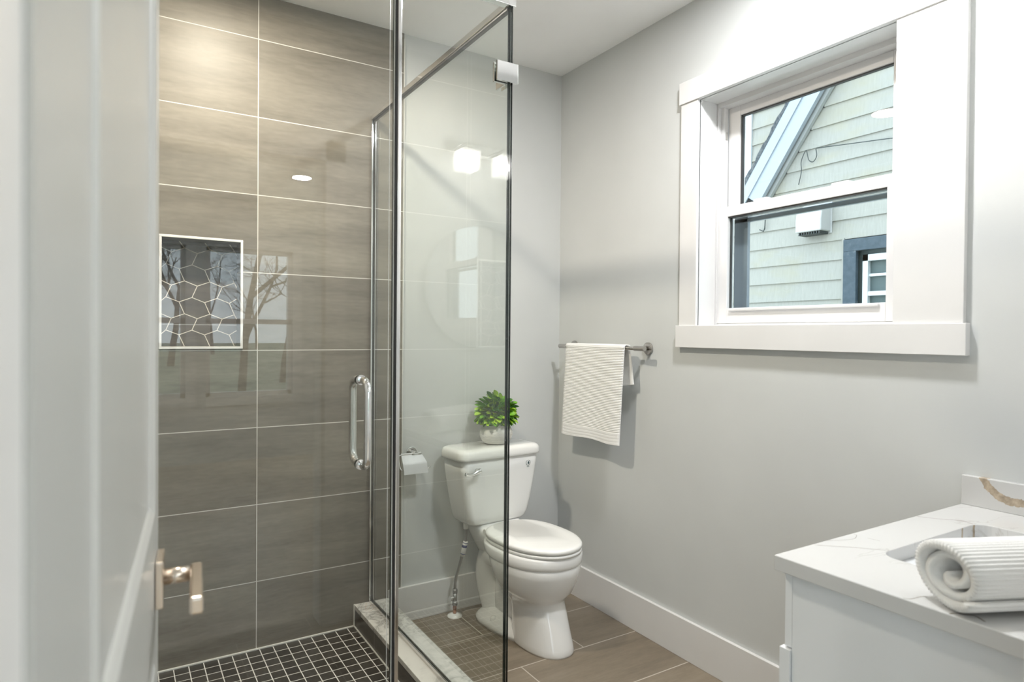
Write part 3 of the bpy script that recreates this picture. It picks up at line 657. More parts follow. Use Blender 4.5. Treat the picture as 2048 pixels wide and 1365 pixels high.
# tank
def rrect(z, x0, x1, y0_, y1_, rad, N=8, rb=None):
    out = []; rb = rb if rb is not None else rad
    for (cx, cy, a0, rr_) in ((x1 - rb, y1_ - rb, 0, rb), (x0 + rb, y1_ - rb, 90, rb), (x0 + rad, y0_ + rad, 180, rad), (x1 - rad, y0_ + rad, 270, rad)):
        for k in range(N + 1):
            a = math.radians(a0 + 90 * k / N); out.append(Vector((cx + rr_ * math.cos(a), cy + rr_ * math.sin(a), z)))
    return out
t = MB()
tk = [(0.438, 0.128, -0.158), (0.4405, 0.140, -0.168), (0.452, 0.150, -0.176), (0.475, 0.160, -0.181), (0.53, 0.172, -0.185), (0.60, 0.185, -0.189), (0.68, 0.197, -0.192), (0.736, 0.203, -0.194)]
t.loft([rrect(z, TX - 0.012 - w * 1.045, TX - 0.012 + w * 1.045, yf - 0.014, -0.030, 0.030, 8, 0.02) for z, w, yf in tk]); t.build('tank', MT['porc'], r)
t = MB()
LX0, LX1 = TX - 0.238, TX + 0.212
t.loft([rrect(z, LX0 + i_, LX1 - i_, -0.219 + i_, -0.026, 0.040, 8, 0.03) for z, i_ in ((0.7365, 0.006), (0.739, 0.001), (0.748, 0.0), (0.768, 0.001), (0.778, 0.007), (0.7835, 0.018), (0.7850, 0.035))]); t.build('tank_lid', MT['porc'], r)
lv = MB(); lv.tube([(-0.608, -0.200, 0.692), (-0.608, -0.221, 0.692)], 0.0115, 20)
lv.tube(bez([(-0.603, -0.226, 0.695), (-0.616, -0.229, 0.693), (-0.634, -0.231, 0.686), (-0.654, -0.231, 0.684), (-0.680, -0.230, 0.689)], 5), [0.0130 - 0.0065 * min(1, k / 11) + 0.0012 * max(0, (k - 13) / 7) for k in range(21)], 16); lv.build('flush_lever', MT['chrome'], r)
# small printed emblem: ring and drop
em = MB(); ex, ez, ey = -0.322, 0.697, -0.2078
N = 28
for k in range(N):
    if 6 <= k <= 8: continue
    a, c_ = 2 * math.pi * k / N, 2 * math.pi * (k + 1) / N
    em.prism([(ex + 0.0125 * math.cos(a), ey, ez + 0.0125 * math.sin(a)), (ex + 0.0125 * math.cos(c_), ey, ez + 0.0125 * math.sin(c_)), (ex + 0.0112 * math.cos(c_), ey, ez + 0.0112 * math.sin(c_)), (ex + 0.0112 * math.cos(a), ey, ez + 0.0112 * math.sin(a))], (0, -0.0005, 0))
dp = [(ex + 0.002 + 0.0045 * math.cos(a), ey, ez - 0.002 + 0.0045 * math.sin(a)) for a in [math.pi * (0.85 + 1.3 * k / 12) for k in range(13)]] + [(ex + 0.002, ey, ez + 0.009)]
em.prism(dp, (0, -0.0006, 0))
em.box((ex - 0.007, ey - 0.0005, ez - 0.0185), (ex + 0.007, ey, ez - 0.0170))
em.build('printed_emblem', MT['inkd'], r)
r.rotation_euler.z = 0.082

# ================================================================= WATER SUPPLY
r = thing('water_supply_valve', (-0.6255, -0.068, 0), 'braided toilet supply hose with shut-off valve rising from the floor', 'water supply')
cx, cy = -0.6255, -0.068
MB().lathe((cx, cy, 0), [(0.034, 0.0), (0.033, 0.005), (0.020, 0.010), (0.012, 0.012), (0.0, 0.012)], 32).build('escutcheon', MT['seat'], r)
MB().cyl((cx, cy, 0.008), (cx, cy, 0.060), 0.0082).build('pipe', MT['copper'], r)
v = MB(); v.cyl((cx, cy, 0.050), (cx, cy, 0.068), 0.0125, 6); v.cyl((cx, cy, 0.066), (cx, cy, 0.105), 0.0095); v.cyl((cx, cy, 0.105), (cx, cy, 0.124), 0.0115, 6); v.cyl((cx, cy, 0.085), (cx - 0.020, cy - 0.004, 0.085), 0.006)
v.build('valve_body', MT['steel'], r)
MB().tube([(cx - 0.019, cy - 0.004, 0.085), (cx - 0.029, cy - 0.006, 0.085)], [0.011, 0.013], 12).build('valve_knob', MT['chrome'], r)
hp = bez([(cx, cy, 0.120), (cx + 0.001, cy - 0.004, 0.17), (cx + 0.014, cy - 0.016, 0.235), (cx + 0.028, cy - 0.030, 0.31), (cx + 0.036, cy - 0.034, 0.37), (cx + 0.036, cy - 0.034, 0.425)], 10)
MB().tube(hp, 0.0072, 14).build('hose', MT['steel'], r)
MB().tube([(cx + 0.036, cy - 0.034, 0.405), (cx + 0.036, cy - 0.034, 0.439)], 0.012, 10).build('coupling_nut', MT['seat'], r)
lb = MB(); c0 = Vector((cx + 0.0265, cy - 0.036, 0.315)); ax_ = Vector((0.10, -0.03, 0.5)).normalized()
lab = MB(); lab.tube([c0 - ax_ * 0.034, c0 + ax_ * 0.034], 0.0112, 16); lo = lab.build('paper_tag', MT['label'], r)
for ta, tb in ((0.006, 0.018), (-0.024, -0.021), (0.026, 0.029)): MB().tube([c0 + ax_ * ta, c0 + ax_ * tb], 0.0115, 16).build('tag_print', MT['ink'], lo)

# ================================================================= TOILET PAPER HOLDER
r = thing('toilet_paper_holder', (-0.817, 0, 0.759), 'chrome toilet paper holder with a hinged cover, no roll', 'toilet paper holder')
MB().tube([(-0.817, 0, 0.7588), (-0.817, -0.010, 0.7588)], 0.026, 32).build('rosette', MT['chrome'], r, 0.002)
MB().tube([(-0.817, -0.010, 0.7588), (-0.817, -0.055, 0.7588)], 0.011, 20).build('post', MT['chrome'], r)
wr = bez([(-0.834, -0.055, 0.7600), (-0.862, -0.055, 0.7615), (-0.896, -0.055, 0.7585), (-0.901, -0.060, 0.748), (-0.898, -0.074, 0.710), (-0.893, -0.079, 0.700), (-0.875, -0.079, 0.696)], 8)
wq = MB(); wq.tube(wr, 0.0028, 10); wq.tube([(-0.870, -0.079, 0.696), (-0.770, -0.079, 0.696), (-0.7585, -0.081, 0.704)], 0.0028, 10); wq.tube([(-0.836, -0.055, 0.7588), (-0.79, -0.055, 0.7588)], 0.0045, 12)
wq.build('wire_arm', MT['chrome'], r)
cv = MB(); prof = [(-0.052, 0.7660), (-0.079, 0.7260), (-0.081, 0.7210), (-0.094, 0.6800)]
wid = [(-0.886, -0.792), (-0.887, -0.775), (-0.887, -0.774), (-0.887, -0.774)]
for k in range(len(prof) - 1):
    (y_, z_), (y2, z2) = prof[k], prof[k + 1]; (xa, xb), (xc, xd) = wid[k], wid[k + 1]
    cv.add([(xa, y_, z_), (xb, y_, z_), (xd, y2, z2), (xc, y2, z2), (xa, y_ + .0012, z_ - .0008), (xb, y_ + .0012, z_ - .0008), (xd, y2 + .0012, z2 - .0004), (xc, y2 + .0012, z2 - .0004)],
           [(0, 1, 2, 3), (4, 7, 6, 5), (0, 3, 7, 4), (1, 5, 6, 2)] + ([(0, 4, 5, 1)] if k == 0 else []) + ([(3, 2, 6, 7)] if k == len(prof) - 2 else []), 0, False)
cv.build('cover', mat('brushed_cover_chrome', (0.62, 0.62, 0.62), 0.16, 1.0), r)

# ================================================================= TOWEL BAR + HAND TOWEL
r = thing('towel_bar', (0, -0.40, 1.24), 'short nickel towel bar with round wall mounts and knurled ends', 'towel bar')
bz = 1.2385; bx = -0.068
MB().tube([(bx, -0.10, bz), (bx, -0.690, bz)], 0.0075, 20).build('rod', MT['chrome2'], r)
for y_ in (-0.135, -0.655):
    MB().tube([(0, y_, bz), (-0.009, y_, bz)], 0.0265, 32).build('rosette', MT['chrome2'], r, 0.0015)
    MB().tube([(-0.009, y_, bz), (bx, y_, bz)], 0.0085, 20).build('post', MT['chrome2'], r)
def knurl(ya, yb):
    k = MB(); n = 36; rings_ = []; m_ = 22
    for i in range(m_ + 1):
        y = ya + (yb - ya) * i / m_
        rings_.append([Vector((bx + (0.0102 + 0.0005 * ((i + j) % 2)) * math.cos(2 * math.pi * j / n), y, bz + (0.0102 + 0.0005 * ((i + j) % 2)) * math.sin(2 * math.pi * j / n))) for j in range(n)])
    k.loft(rings_, 0, True, False); k.build('knurled_grip', MT['chrome2'], r)
knurl(-0.098, -0.160); knurl(-0.640, -0.702)

tw = tag(bpy.data.objects.new('hand_towel', None), 'white ribbed hand towel hanging on the short towel bar', 'towel'); COL.objects.link(tw); tw.location = (bx, -0.38, bz); tw.empty_display_size = 0.05
def drape(name, ya_t, yb_t, ya_b, yb_b, zlow, side, thick, xoff, zlow2=None, hem=True, lobe=0.0):
    """cloth sheet from over the bar down one side; side -1 = room side, +1 = wall side"""
    path = []; R = 0.0095 + thick / 2
    for k in range(10):      # over the bar
        a = math.pi / 2 * (k / 9); path.append((bx + side * R * math.sin(a), bz + R * math.cos(a)))
    zz_ = bz; n = int((bz - zlow) / 0.0012)
    for k in range(1, n + 1):
        z = bz - (bz - zlow) * k / n; path.append((bx + side * R + xoff * (k / n) ** 0.7, z))
    cols = 30; m_ = MB(); outer = []; inner = []
    L = bz - zlow
    for i, (x, z) in enumerate(path):
        f = max(0, (bz - z) / L); ya = ya_t + (ya_b - ya_t) * f ** (1.0 + lobe * 2) ; yb = yb_t + (yb_b - yb_t) * f
        ro = []; ri = []
        d = (bz - z)
        for j in range(cols + 1):
            g_ = j / cols; y = ya + (yb - ya) * g_
            hemz = L - 0.054 + 0.004 * math.sin(g_ * 3)
            if hem and d > hemz:
                q = (d - hemz) / 0.0135; rib = 0.0010 * abs(math.sin(math.pi * q)) ** 0.35
            else: rib = 0.0010 * math.sin(2 * math.pi * (z + 0.0015 * math.sin(g_ * 5)) / 0.0072)
            wv = 0.003 * math.sin(g_ * 7 + 1.3) * f + 0.0025 * math.sin(g_ * 13) * f
            edge = -0.003 * (abs(2 * g_ - 1) ** 8)
            sx_ = side * (thick / 2 + rib + edge)
            zz = z - (zlow - (zlow2 if zlow2 is not None else zlow)) * g_ * f - 0.003 * math.sin(g_ * 9) * f ** 4
            if i < 10:
                a = math.pi / 2 * (i / 9); ro.append((x + side * (thick / 2 + rib) * math.sin(a), y, z + (thick / 2 + rib) * math.cos(a))); ri.append((x - side * thick / 2 * math.sin(a), y, z - thick / 2 * math.cos(a)))
            else:
                ro.append((x + sx_ + side * wv, y, zz)); ri.append((x - side * thick / 2 + side * wv, y, zz))
        outer.append(ro); inner.append(ri)
    R_ = len(path); C_ = cols + 1
    vs = [v for ro in outer for v in ro] + [v for ri in inner for v in ri]; o = R_ * C_
    fs = []
    for i in range(R_ - 1):
        for j in range(cols):
            a = i * C_ + j; fs.append((a, a + 1, a + C_ + 1, a + C_)); fs.append((o + a, o + a + C_, o + a + C_ + 1, o + a + 1))
        fs.append((i * C_, (i + 1) * C_, o + (i + 1) * C_, o + i * C_)); fs.append((i * C_ + cols, o + i * C_ + cols, o + (i + 1) * C_ + cols, (i + 1) * C_ + cols))
    for j in range(cols):
        a = (R_ - 1) * C_ + j; fs.append((a, a + 1, o + a + 1, o + a)); fs.append((j, o + j, o + j + 1, j + 1))
    m_.add(vs, fs, 0, True); m_.build(name, MT['towel'], tw)
drape('front_fall', -0.590, -0.168, -0.572, -0.150, 0.814, -1, 0.007, -0.006, 0.812)
drape('back_fall', -0.598, -0.190, -0.606, -0.175, 1.080, 1, 0.007, 0.014, 1.045, True)

# ================================================================= POTTED PLANT
px_, py_, pz_ = -0.440, -0.112, 0.7850
r = thing('potted_plant', (px_, py_, pz_), 'small round artificial green plant in a white vase on the toilet tank', 'plant')
MB().lathe((px_, py_, pz_), [(0.0, 0.0), (0.042, 0.0), (0.050, 0.003)] + [(0.050 + 0.027 * math.sin(math.pi * (0.06 + 0.80 * q / 44)) ** 0.75 + (0.0008 if q % 3 == 0 else -0.0006), 0.006 + 0.076 * q / 44) for q in range(45)] + [(0.066, 0.088), (0.057, 0.098), (0.055, 0.103), (0.050, 0.103), (0.050, 0.090), (0.0, 0.088)], 48).build('vase', MT['vase'], r)
MB().lathe((px_, py_, pz_ + 0.135), [(0.0, -0.045), (0.030, -0.040), (0.052, -0.015), (0.055, 0.010), (0.040, 0.035), (0.0, 0.050)], 24).build('filler_core', MT['leaf3'], r)  # dark green filler ball added inside the foliage to close the gaps
lf = MB(); cz_ = pz_ + 0.148; rng = random.Random(3)
def leaf(base, d, L, Wd, mi, roll):
    d = d.normalized(); a = Vector((0, 0, 1)) if abs(d.z) < 0.95 else Vector((1, 0, 0))
    sd = d.cross(a).normalized(); nr = sd.cross(d); sd, nr = sd * math.cos(roll) + nr * math.sin(roll), nr * math.cos(roll) - sd * math.sin(roll)
    prof = [(0.0, 0.10), (0.25, 0.62), (0.5, 0.95), (0.72, 1.0), (0.9, 0.62), (1.0, 0.05)]; vs = []
    for t_, w_ in prof:
        curl = -0.30 * L * t_ * t_; c_ = base + d * (L * t_) + nr * curl
        vs += [c_ - sd * (Wd * w_ / 2) + nr * (Wd * w_ * 0.22), c_, c_ + sd * (Wd * w_ / 2) + nr * (Wd * w_ * 0.22)]
    fs = []
    for k in range(len(prof) - 1):
        fs += [(3 * k, 3 * k + 1, 3 * k + 4, 3 * k + 3), (3 * k + 1, 3 * k + 2, 3 * k + 5, 3 * k + 4)]
    lf.add(vs, fs, mi, True)
n_ = 420
for k in range(n_):
    ph = math.acos(1 - 1.72 * (k + 0.5) / n_); th = math.pi * (1 + 5 ** 0.5) * k
    d = Vector((math.sin(ph) * math.cos(th), math.sin(ph) * math.sin(th), math.cos(ph)))
    d = (d + Vector((rng.uniform(-.3, .3), rng.uniform(-.3, .3), rng.uniform(-.3, .3)))).normalized()
    rad = rng.uniform(0.040, 0.075); c0 = Vector((px_, py_, cz_ - 0.012)) + Vector((d.x * rad * 1.05, d.y * rad * 0.85, d.z * rad * 0.95))
    if c0.z < pz_ + 0.098: c0.z = pz_ + 0.098 + rng.uniform(0, 0.01)
    if d.z < -0.25: d.z = -0.25
    L = rng.uniform(0.032, 0.048)
    if c0.y + d.y * L > -0.012: L = max(0.008, (-0.014 - c0.y) / max(d.y, 0.05))
    light = 0.5 + 0.35 * d.x * 0 + rng.uniform(-0.4, 0.4)
    mi = 1 if light > 0.62 else (2 if light < 0.28 else 0)
    leaf(c0, d + Vector((0, 0, 0.15)), L, L * rng.uniform(0.50, 0.66), mi, rng.uniform(-0.8, 0.8))
lf.build('foliage', [MT['leaf'], MT['leaf2'], MT['leaf3']], r)

# ================================================================= VANITY
CZ = 0.8513; CX0, CY0 = -0.8055, -1.8643
r = thing('vanity_cabinet', (-0.40, -2.15, 0), 'white lacquered bathroom vanity cabinet under the quartz counter', 'cabinet')
VX0, VX1, VY1 = -0.785, -0.004, -1.893
vb = MB(); vb.box((VX0, YF + 0.002, 0.10), (VX1, VY1, 0.8206)); vb.box((VX0 + 0.01, YF + 0.002, 0.0), (VX1, VY1 - 0.06, 0.10)); vb.build('carcass', MT['cab'], r, 0.001)
fd = MB(); fd.box((VX0 + 0.002, VY1 + 0.0015, 0.6655), (VX1 - 0.002, VY1 + 0.018, 0.8150)); fd.build('false_drawer_front', MT['cab'], r, 0.001)
xm = (VX0 + VX1) / 2
for k, (xa, xb) in enumerate(((VX0 - 0.005, xm - 0.0015), (xm + 0.0015, VX1 - 0.002))):
    dd = MB().box((xa, VY1 + 0.0015, 0.105), (xb, VY1 + 0.025, 0.6625)).build('door', MT['cab'], r, 0.001)
    hx_ = xm + (-0.035 if k == 0 else 0.035)
    MB().tube([(hx_, VY1 + 0.025, 0.60), (hx_, VY1 + 0.045, 0.60), (hx_, VY1 + 0.045, 0.50), (hx_, VY1 + 0.025, 0.50)], 0.004, 10).build('handle', MT['chrome'], dd)
# countertop with sink cutout
r = thing('countertop', (CX0, YF, 0.8206), 'white quartz vanity countertop with grey veins and an undermount sink cutout', 'countertop')
SX0, SX1, SY0, SY1 = -0.615, -0.185, -2.315, -1.972
def cut_ring(z, g_=0.0, rad=0.035, N=8):
    return rrect(z, SX0 - g_, SX1 + g_, SY0 - g_, SY1 + g_, rad + g_, N)
hole = cut_ring(0.0); nH = len(hole)
outer = []
cxm, cym = (SX0 + SX1) / 2, (SY0 + SY1) / 2; ox0, ox1, oy0, oy1 = CX0, -0.002, YF + 0.002, CY0
for p_ in hole:   # ray from the middle of the hole out to the counter's edge
    dx, dy = p_.x - cxm, p_.y - cym; ts = []
    if dx > 1e-9: ts.append((ox1 - cxm) / dx)
    if dx < -1e-9: ts.append((ox0 - cxm) / dx)
    if dy > 1e-9: ts.append((oy1 - cym) / dy)
    if dy < -1e-9: ts.append((oy0 - cym) / dy)
    t_ = min(ts); outer.append(Vector((cxm + dx * t_, cym + dy * t_, 0)))
corners = [Vector((ox1, oy1, 0)), Vector((ox0, oy1, 0)), Vector((ox0, oy0, 0)), Vector((ox1, oy0, 0))]
for cn in corners:
    i_ = min(range(nH), key=lambda k: (outer[k] - cn).length); outer[i_] = cn.copy()
ct = MB(); zt, zb_ = CZ, 0.8206
vs = [Vector((p_.x, p_.y, zt)) for p_ in hole] + [Vector((p_.x, p_.y, zt)) for p_ in outer] + [Vector((p_.x, p_.y, zb_)) for p_ in hole] + [Vector((p_.x, p_.y, zb_)) for p_ in outer]
fs = []
for i in range(nH):
    q = (i + 1) % nH
    fs += [(i, q, nH + q, nH + i), (2 * nH + i, 3 * nH + i, 3 * nH + q, 2 * nH + q), (nH + i, nH + q, 3 * nH + q, 3 * nH + i), (i, 2 * nH + i, 2 * nH + q, q)]
ct.add(vs, fs)
VEINS = [([(-0.6785, -1.8705), (-0.6197, -1.9231), (-0.600, -1.945), (-0.575, -1.9705)], 0.0016), ([(-0.6274, -1.8675), (-0.5704, -1.8888), (-0.5361, -1.879), (-0.5308, -1.8690)], 0.0012),
         ([(-0.5326, -1.9012), (-0.5291, -1.9269)], 0.0012), ([(-0.8040, -2.1150), (-0.7962, -2.1227), (-0.7672, -2.1278), (-0.7628, -2.1329)], 0.0022),
         ([(-0.8040, -2.186), (-0.7933, -2.1889), (-0.7843, -2.1993), (-0.7758, -2.2098), (-0.7868, -2.2288)], 0.0042), ([(-0.2555, -1.8672), (-0.2293, -1.9091), (-0.2004, -1.9403), (-0.2050, -1.9690)], 0.0026)]
for pts, w_ in VEINS:
    pth = bez([(x, y, CZ + 0.0002) for x, y in pts], 8)
    for k_, (a, b) in enumerate(zip(pth[:-1], pth[1:])):
        d_ = (b - a).normalized(); nv = Vector((-d_.y, d_.x, 0)) * w_ / 2 * (0.6 + 0.4 * math.sin(k_ * 1.7) ** 2)
        ct.add([a + nv, b + nv, b - nv, a - nv], [(0, 1, 2, 3)], 1)
ct.build('slab', [MT['quartz'], mat('grey_vein', (0.25, 0.225, 0.19), 0.16)], r, 0.0018)
r2 = tag(box('side_splash', (-0.020, YF + 0.002, CZ), (-0.0005, CY0 - 0.0004, 0.9293), MT['quartzb'], None, 0.0015), 'quartz side splash with a beige arc vein on the window wall', 'backsplash')
tag(box('back_splash', (CX0, YF + 0.0005, CZ), (-0.021, YF + 0.020, 0.9293), MT['quartz'], None, 0.0015), 'quartz backsplash strip along the wall under the round mirror', 'backsplash')
r = thing('sink_basin', (-0.40, -2.14, 0.70), 'white rectangular undermount sink basin under the counter', 'sink')
sk = MB()
sk.loft([cut_ring(0.8203, 0.028), cut_ring(0.8203, 0.004), cut_ring(0.80, 0.0), cut_ring(0.74, -0.010), cut_ring(0.705, -0.025), cut_ring(0.695, -0.06)], 0, False)
bt = cut_ring(0.695, -0.06); sk.add(bt, [list(range(len(bt)))], 0)
sk.build('bowl', MT['porc'], r)
MB().lathe((-0.40, -2.14, 0.695), [(0.0, 0.002), (0.022, 0.002), (0.024, 0.0)], 24).build('drain', MT['chrome'], r)
# rolled towel
r = thing('rolled_towel', (-0.62, -2.26, CZ), 'white ribbed towel rolled up on the counter over the sink corner', 'towel')
ax_ = Vector((0.905, -0.425, 0)).normalized(); sd = Vector((ax_.y, -ax_.x, 0)) * 1.0   # sd points away from the camera side
sd = Vector((0.425, 0.905, 0)).normalized()
C0 = Vector((-0.786, -2.172, 0)); Lr = 0.30
A_, B_ = 0.068, 0.0515
def spiral(s_frac):
    """centre line of the cloth, turns decreasing inward"""
    turns = 2.35; th = -math.pi / 2 - 0.9 + s_frac * turns * 2 * math.pi
    k = 1 - 0.78 * s_frac
    sq = 1.0
    return th, k
def cross(N=900):
    out = []; inn = []; th_ = 0.0145; arc = 0; prev = None
    for i in range(N + 1):
        f = i / N; th, k = spiral(f)
        a = A_ * k; b_ = B_ * k
        p_ = Vector((a * math.cos(th) * (1 - 0.10 * math.sin(th) * f), b_ * math.sin(th) * (1 + 0.25 * f)))
        if prev is not None: arc += (p_ - prev).length
        prev = p_
        nrm = Vector((math.cos(th) / a, math.sin(th) / b_)).normalized()
        rib = 0.0011 * math.sin(2 * math.pi * arc / 0.0060) if f < 0.45 else 0.0
        hw = th_ / 2 * (1 - 0.25 * f)
        taper = min(1, i / 12 + 0.25, (N - i) / 18 + 0.3)
        out.append(p_ + nrm * (hw * taper + rib)); inn.append(p_ - nrm * hw * taper)
    return out, inn
co, ci = cross()
zmin = min(v.y for v in co)
def P3(v, t_, sc=1.0):
    return C0 + ax_ * t_ + sd * (v.x * sc) + Vector((0, 0, CZ + 0.0012 + (v.y * sc - zmin)))
sec = co + ci[::-1]; nS = len(sec); mR = 14; rings = []
for k in range(mR + 1):
    f = k / mR; t_ = Lr * f
    ring_ = []
    for i_, v in enumerate(sec):
        idx = i_ if i_ < len(co) else nS - 1 - i_
        wob = 0.007 * math.sin(idx / len(co) * 19) * (1 - f) ** 3 + 0.018 * (idx / len(co) - 0.3) * (1 - f) ** 3
        bul = 1.0
        if k == 0: bul = 0.985
        ring_.append(P3(v, t_ + wob + (0.0 if k else 0.0), bul))
    rings.append(ring_)
rt_ = MB(); rt_.loft(rings, 0, False)
for kk in (0, mR):
    o = kk * nS; nC = len(co)
    for i in range(nC - 1):
        rt_.f.append([o + i, o + i + 1, o + nS - 2 - i, o + nS - 1 - i]); rt_.m.append(0); rt_.sm.append(True)
rt_.build('towel_roll', MT['towel'], r)
r = bpy.data.objects['rolled_towel']

# ================================================================= MIRROR AND VANITY LIGHT (behind the camera's right, seen in the glass)
r = thing('round_mirror', (-0.40, YF, 1.53), 'round mirror above the vanity, seen only as a reflection in the glass', 'mirror')
MB().tube([(-0.40, YF + 0.004, 1.53), (-0.40, YF + 0.018, 1.53)], 0.302, 72).build('mirror_glass', MT['mirror'], r)
fr = MB(); N = 72
pf = [(0.300, 0.0), (0.306, 0.0), (0.306, 0.022), (0.300, 0.022), (0.300, 0.0)]
fr.lathe((-0.40, YF, 1.53), pf, 72, 0, 'Y'); fr.build('frame', MT['chrome'], r)
r = thing('vanity_light', (-0.425, YF, 2.20), 'two-lamp chrome vanity light with glass cube shades reflected in the glass', 'wall light')
MB().box((-0.60, YF, 2.175), (-0.25, YF + 0.022, 2.235)).build('back_plate', MT['chrome'], r, 0.003)
for x in (-0.53, -0.32):
    MB().tube([(x, YF + 0.022, 2.205), (x, YF + 0.115, 2.205), (x, YF + 0.115, 2.18)], 0.006, 12).build('arm', MT['chrome'], r)
    cp_ = MB(); ya_, yb_ = YF + 0.067, YF + 0.163
    cp_.box((x - 0.048, ya_, 2.163), (x + 0.048, ya_ + 0.006, 2.170)).box((x - 0.048, yb_ - 0.006, 2.163), (x + 0.048, yb_, 2.170)).box((x - 0.048, ya_ + 0.006, 2.163), (x - 0.042, yb_ - 0.006, 2.170)).box((x + 0.042, ya_ + 0.006, 2.163), (x + 0.048, yb_ - 0.006, 2.170))
    cp_.box((x - 0.042, YF + 0.112, 2.164), (x + 0.042, YF + 0.118, 2.169)); cp_.build('shade_frame', MT['chrome'], r)
    sh = MB(); a = 0.045; y0_ = YF + 0.115
    nfl = 14
    for side in range(4):
        for k in range(nfl):
            t_ = -a + 2 * a * (k + 0.5) / nfl; off_ = {0: (t_, -a), 1: (a, t_), 2: (t_, a), 3: (-a, t_)}[side]
            sh.tube([(x + off_[0], y0_ + off_[1], 2.072), (x + off_[0], y0_ + off_[1], 2.165)], 0.0022, 6)
    so = sh.build('glass_shade', MT['shade'], r); so['kind'] = 'part'
    del so['kind']
    MB().lathe((x, y0_, 2.115), [(0.0, -0.024), (0.012, -0.02), (0.017, -0.008), (0.015, 0.008), (0.008, 0.022), (0.008, 0.045), (0.0, 0.045)], 16).build('bulb', MT['bulb'], r)

# recessed ceiling lights
names = ['white recessed ceiling light over the shower', 'white recessed ceiling light in front of the vanity', 'white recessed ceiling light near the far windows',
         'unseen recessed ceiling light added for fill behind the camera on the left', 'unseen recessed ceiling light added for fill behind the camera on the right']
for (cx, cy), lb_ in zip(CANS + [(-2.6, -4.0), (0.2, -4.0)], names):
    r = thing('ceiling_light', (cx, cy, H), lb_, 'ceiling light', 'recessed ceiling lights')
    MB().lathe((cx, cy, H), [(0.070, -0.0005), (0.088, -0.0005), (0.088, -0.006), (0.072, -0.008), (0.070, -0.0005)], 40).build('trim_ring', MT['cartex'], r)
    MB().lathe((cx, cy, H), [(0.0, -0.004), (0.070, -0.004), (0.070, -0.001), (0.0, -0.001)], 40).build('lens', MT['lens'], r)

# ================================================================= OUTSIDE : NEIGHBOUR'S HOUSE
NX = 4.0
r = thing('neighbor_house', (NX, 0, 0), 'neighbouring house with weathered horizontal siding and a white gable rake', 'house')
def ylim(z): return (3.01 - 0.5785 * z) / 0.8157
sd_ = MB(); pitch = 0.190; z0 = 1.66 - pitch * 9
for k in range(26):
    za = z0 + k * pitch; zb2 = za + pitch; ye = max(ylim((za + zb2) / 2), -4.4) if za > 2.6 else 2.9
    wy0, wy1, wz1 = -0.10, 0.87, 2.22   # neighbour's window opening
    segs = [(-4.5, ye)]
    if za < wz1 - 0.03 and zb2 > 1.3: segs = [(-4.5, wy0), (wy1, ye)]
    for (a, b) in segs:
        if b - a < 0.05: continue
        sd_.prism([(NX - 0.020, a, za), (NX + 0.06, a, za), (NX + 0.06, a, zb2), (NX - 0.002, a, zb2)], (0, b - a, 0))
sd_.build('siding', MT['siding'], r)
# the higher wall behind the rake
sd_ = MB(); NB_ = 4.5
for k in range(30):
    za = z0 + k * pitch; sd_.prism([(NB_ - 0.020, -3.0, za), (NB_ + 0.06, -3.0, za), (NB_ + 0.06, -3.0, za + pitch), (NB_ - 0.002, -3.0, za + pitch)], (0, 3.0 + 2.33, 0))
sd_.build('upper_siding', MT['siding'], r)
MB().box((NB_ - 0.035, 2.33, 0.0), (NB_ + 0.08, 2.43, 5.6)).build('corner_board', MT['ext_white'], r)
def slope(name, nlo, nhi, xa, xb, m_, wav=0.0):
    """board running up the gable; position given by the perpendicular offset n = .8y+.6z"""
    uu = Vector((0, -0.5785, 0.8157)); nv = Vector((0, 0.8157, 0.5785)); s = MB()
    t0, t1 = (2.70 - 0.5785 * nlo) / 0.8157, 4.6
    if wav:
        K = 60; top = []; bot = []
        for k in range(K + 1):
            t_ = t0 + (t1 - t0) * k / K; top.append(nv * (nhi + (wav if k % 5 < 3 else 0)) + uu * t_); bot.append(nv * nlo + uu * t_)
        poly = [(xa, v.y, v.z) for v in top] + [(xa, v.y, v.z) for v in bot[::-1]]
        for k in range(K):
            s.prism([(xa, top[k].y, top[k].z), (xa, top[k + 1].y, top[k + 1].z), (xa, bot[k + 1].y, bot[k + 1].z), (xa, bot[k].y, bot[k].z)], (xb - xa, 0, 0))
    else:
        p_ = [nv * nlo + uu * t0, nv * nhi + uu * t0, nv * nhi + uu * t1, nv * nlo + uu * t1]
        s.prism([(xa, v.y, v.z) for v in p_], (xb - xa, 0, 0))
    s.build(name, m_, r)
slope('rake_board', 2.990, 3.250, 3.850, 3.900, MT['fascia'])
slope('rake_crown', 3.140, 3.250, 3.835, 3.850, MT['fascia'])
slope('rake_soffit', 3.045, 3.060, 3.900, NX + 0.02, MT['trimgrey'])
slope('rake_trim', 2.965, 3.045, 3.935, NX - 0.021, MT['trimgrey'])
slope('shingles', 3.250, 3.280, 3.830, NB_, MT['shingle'], 0.014)
# neighbour's window
nw = MB(); a, b, zt_ = -0.10, 0.87, 2.22
nw.box((NX - 0.045, a, zt_ - 0.115), (NX + 0.0, b, zt_)); nw.box((NX - 0.045, b - 0.125, 1.2), (NX, b, zt_ - 0.115)); nw.box((NX - 0.045, a, 1.2), (NX, a + 0.125, zt_ - 0.115))
wobj = nw.build('window_trim', MT['bluetrim'], r, 0.004)
MB().box((NX - 0.03, b, 1.2), (NX, b + 0.022, zt_ + 0.02)).build('window_bead', MT['siding'], wobj)
fw_ = MB(); y1_ = b - 0.165; y0_ = a + 0.165; zt2 = zt_ - 0.155
for (p_, q) in (((y1_ - 0.05, 1.2), (y1_, zt2)), ((y0_, 1.2), (y0_ + 0.05, zt2)), ((y0_, zt2 - 0.06), (y1_, zt2))): fw_.box((NX + 0.0, p_[0], p_[1]), (NX + 0.05, q[0], q[1]))
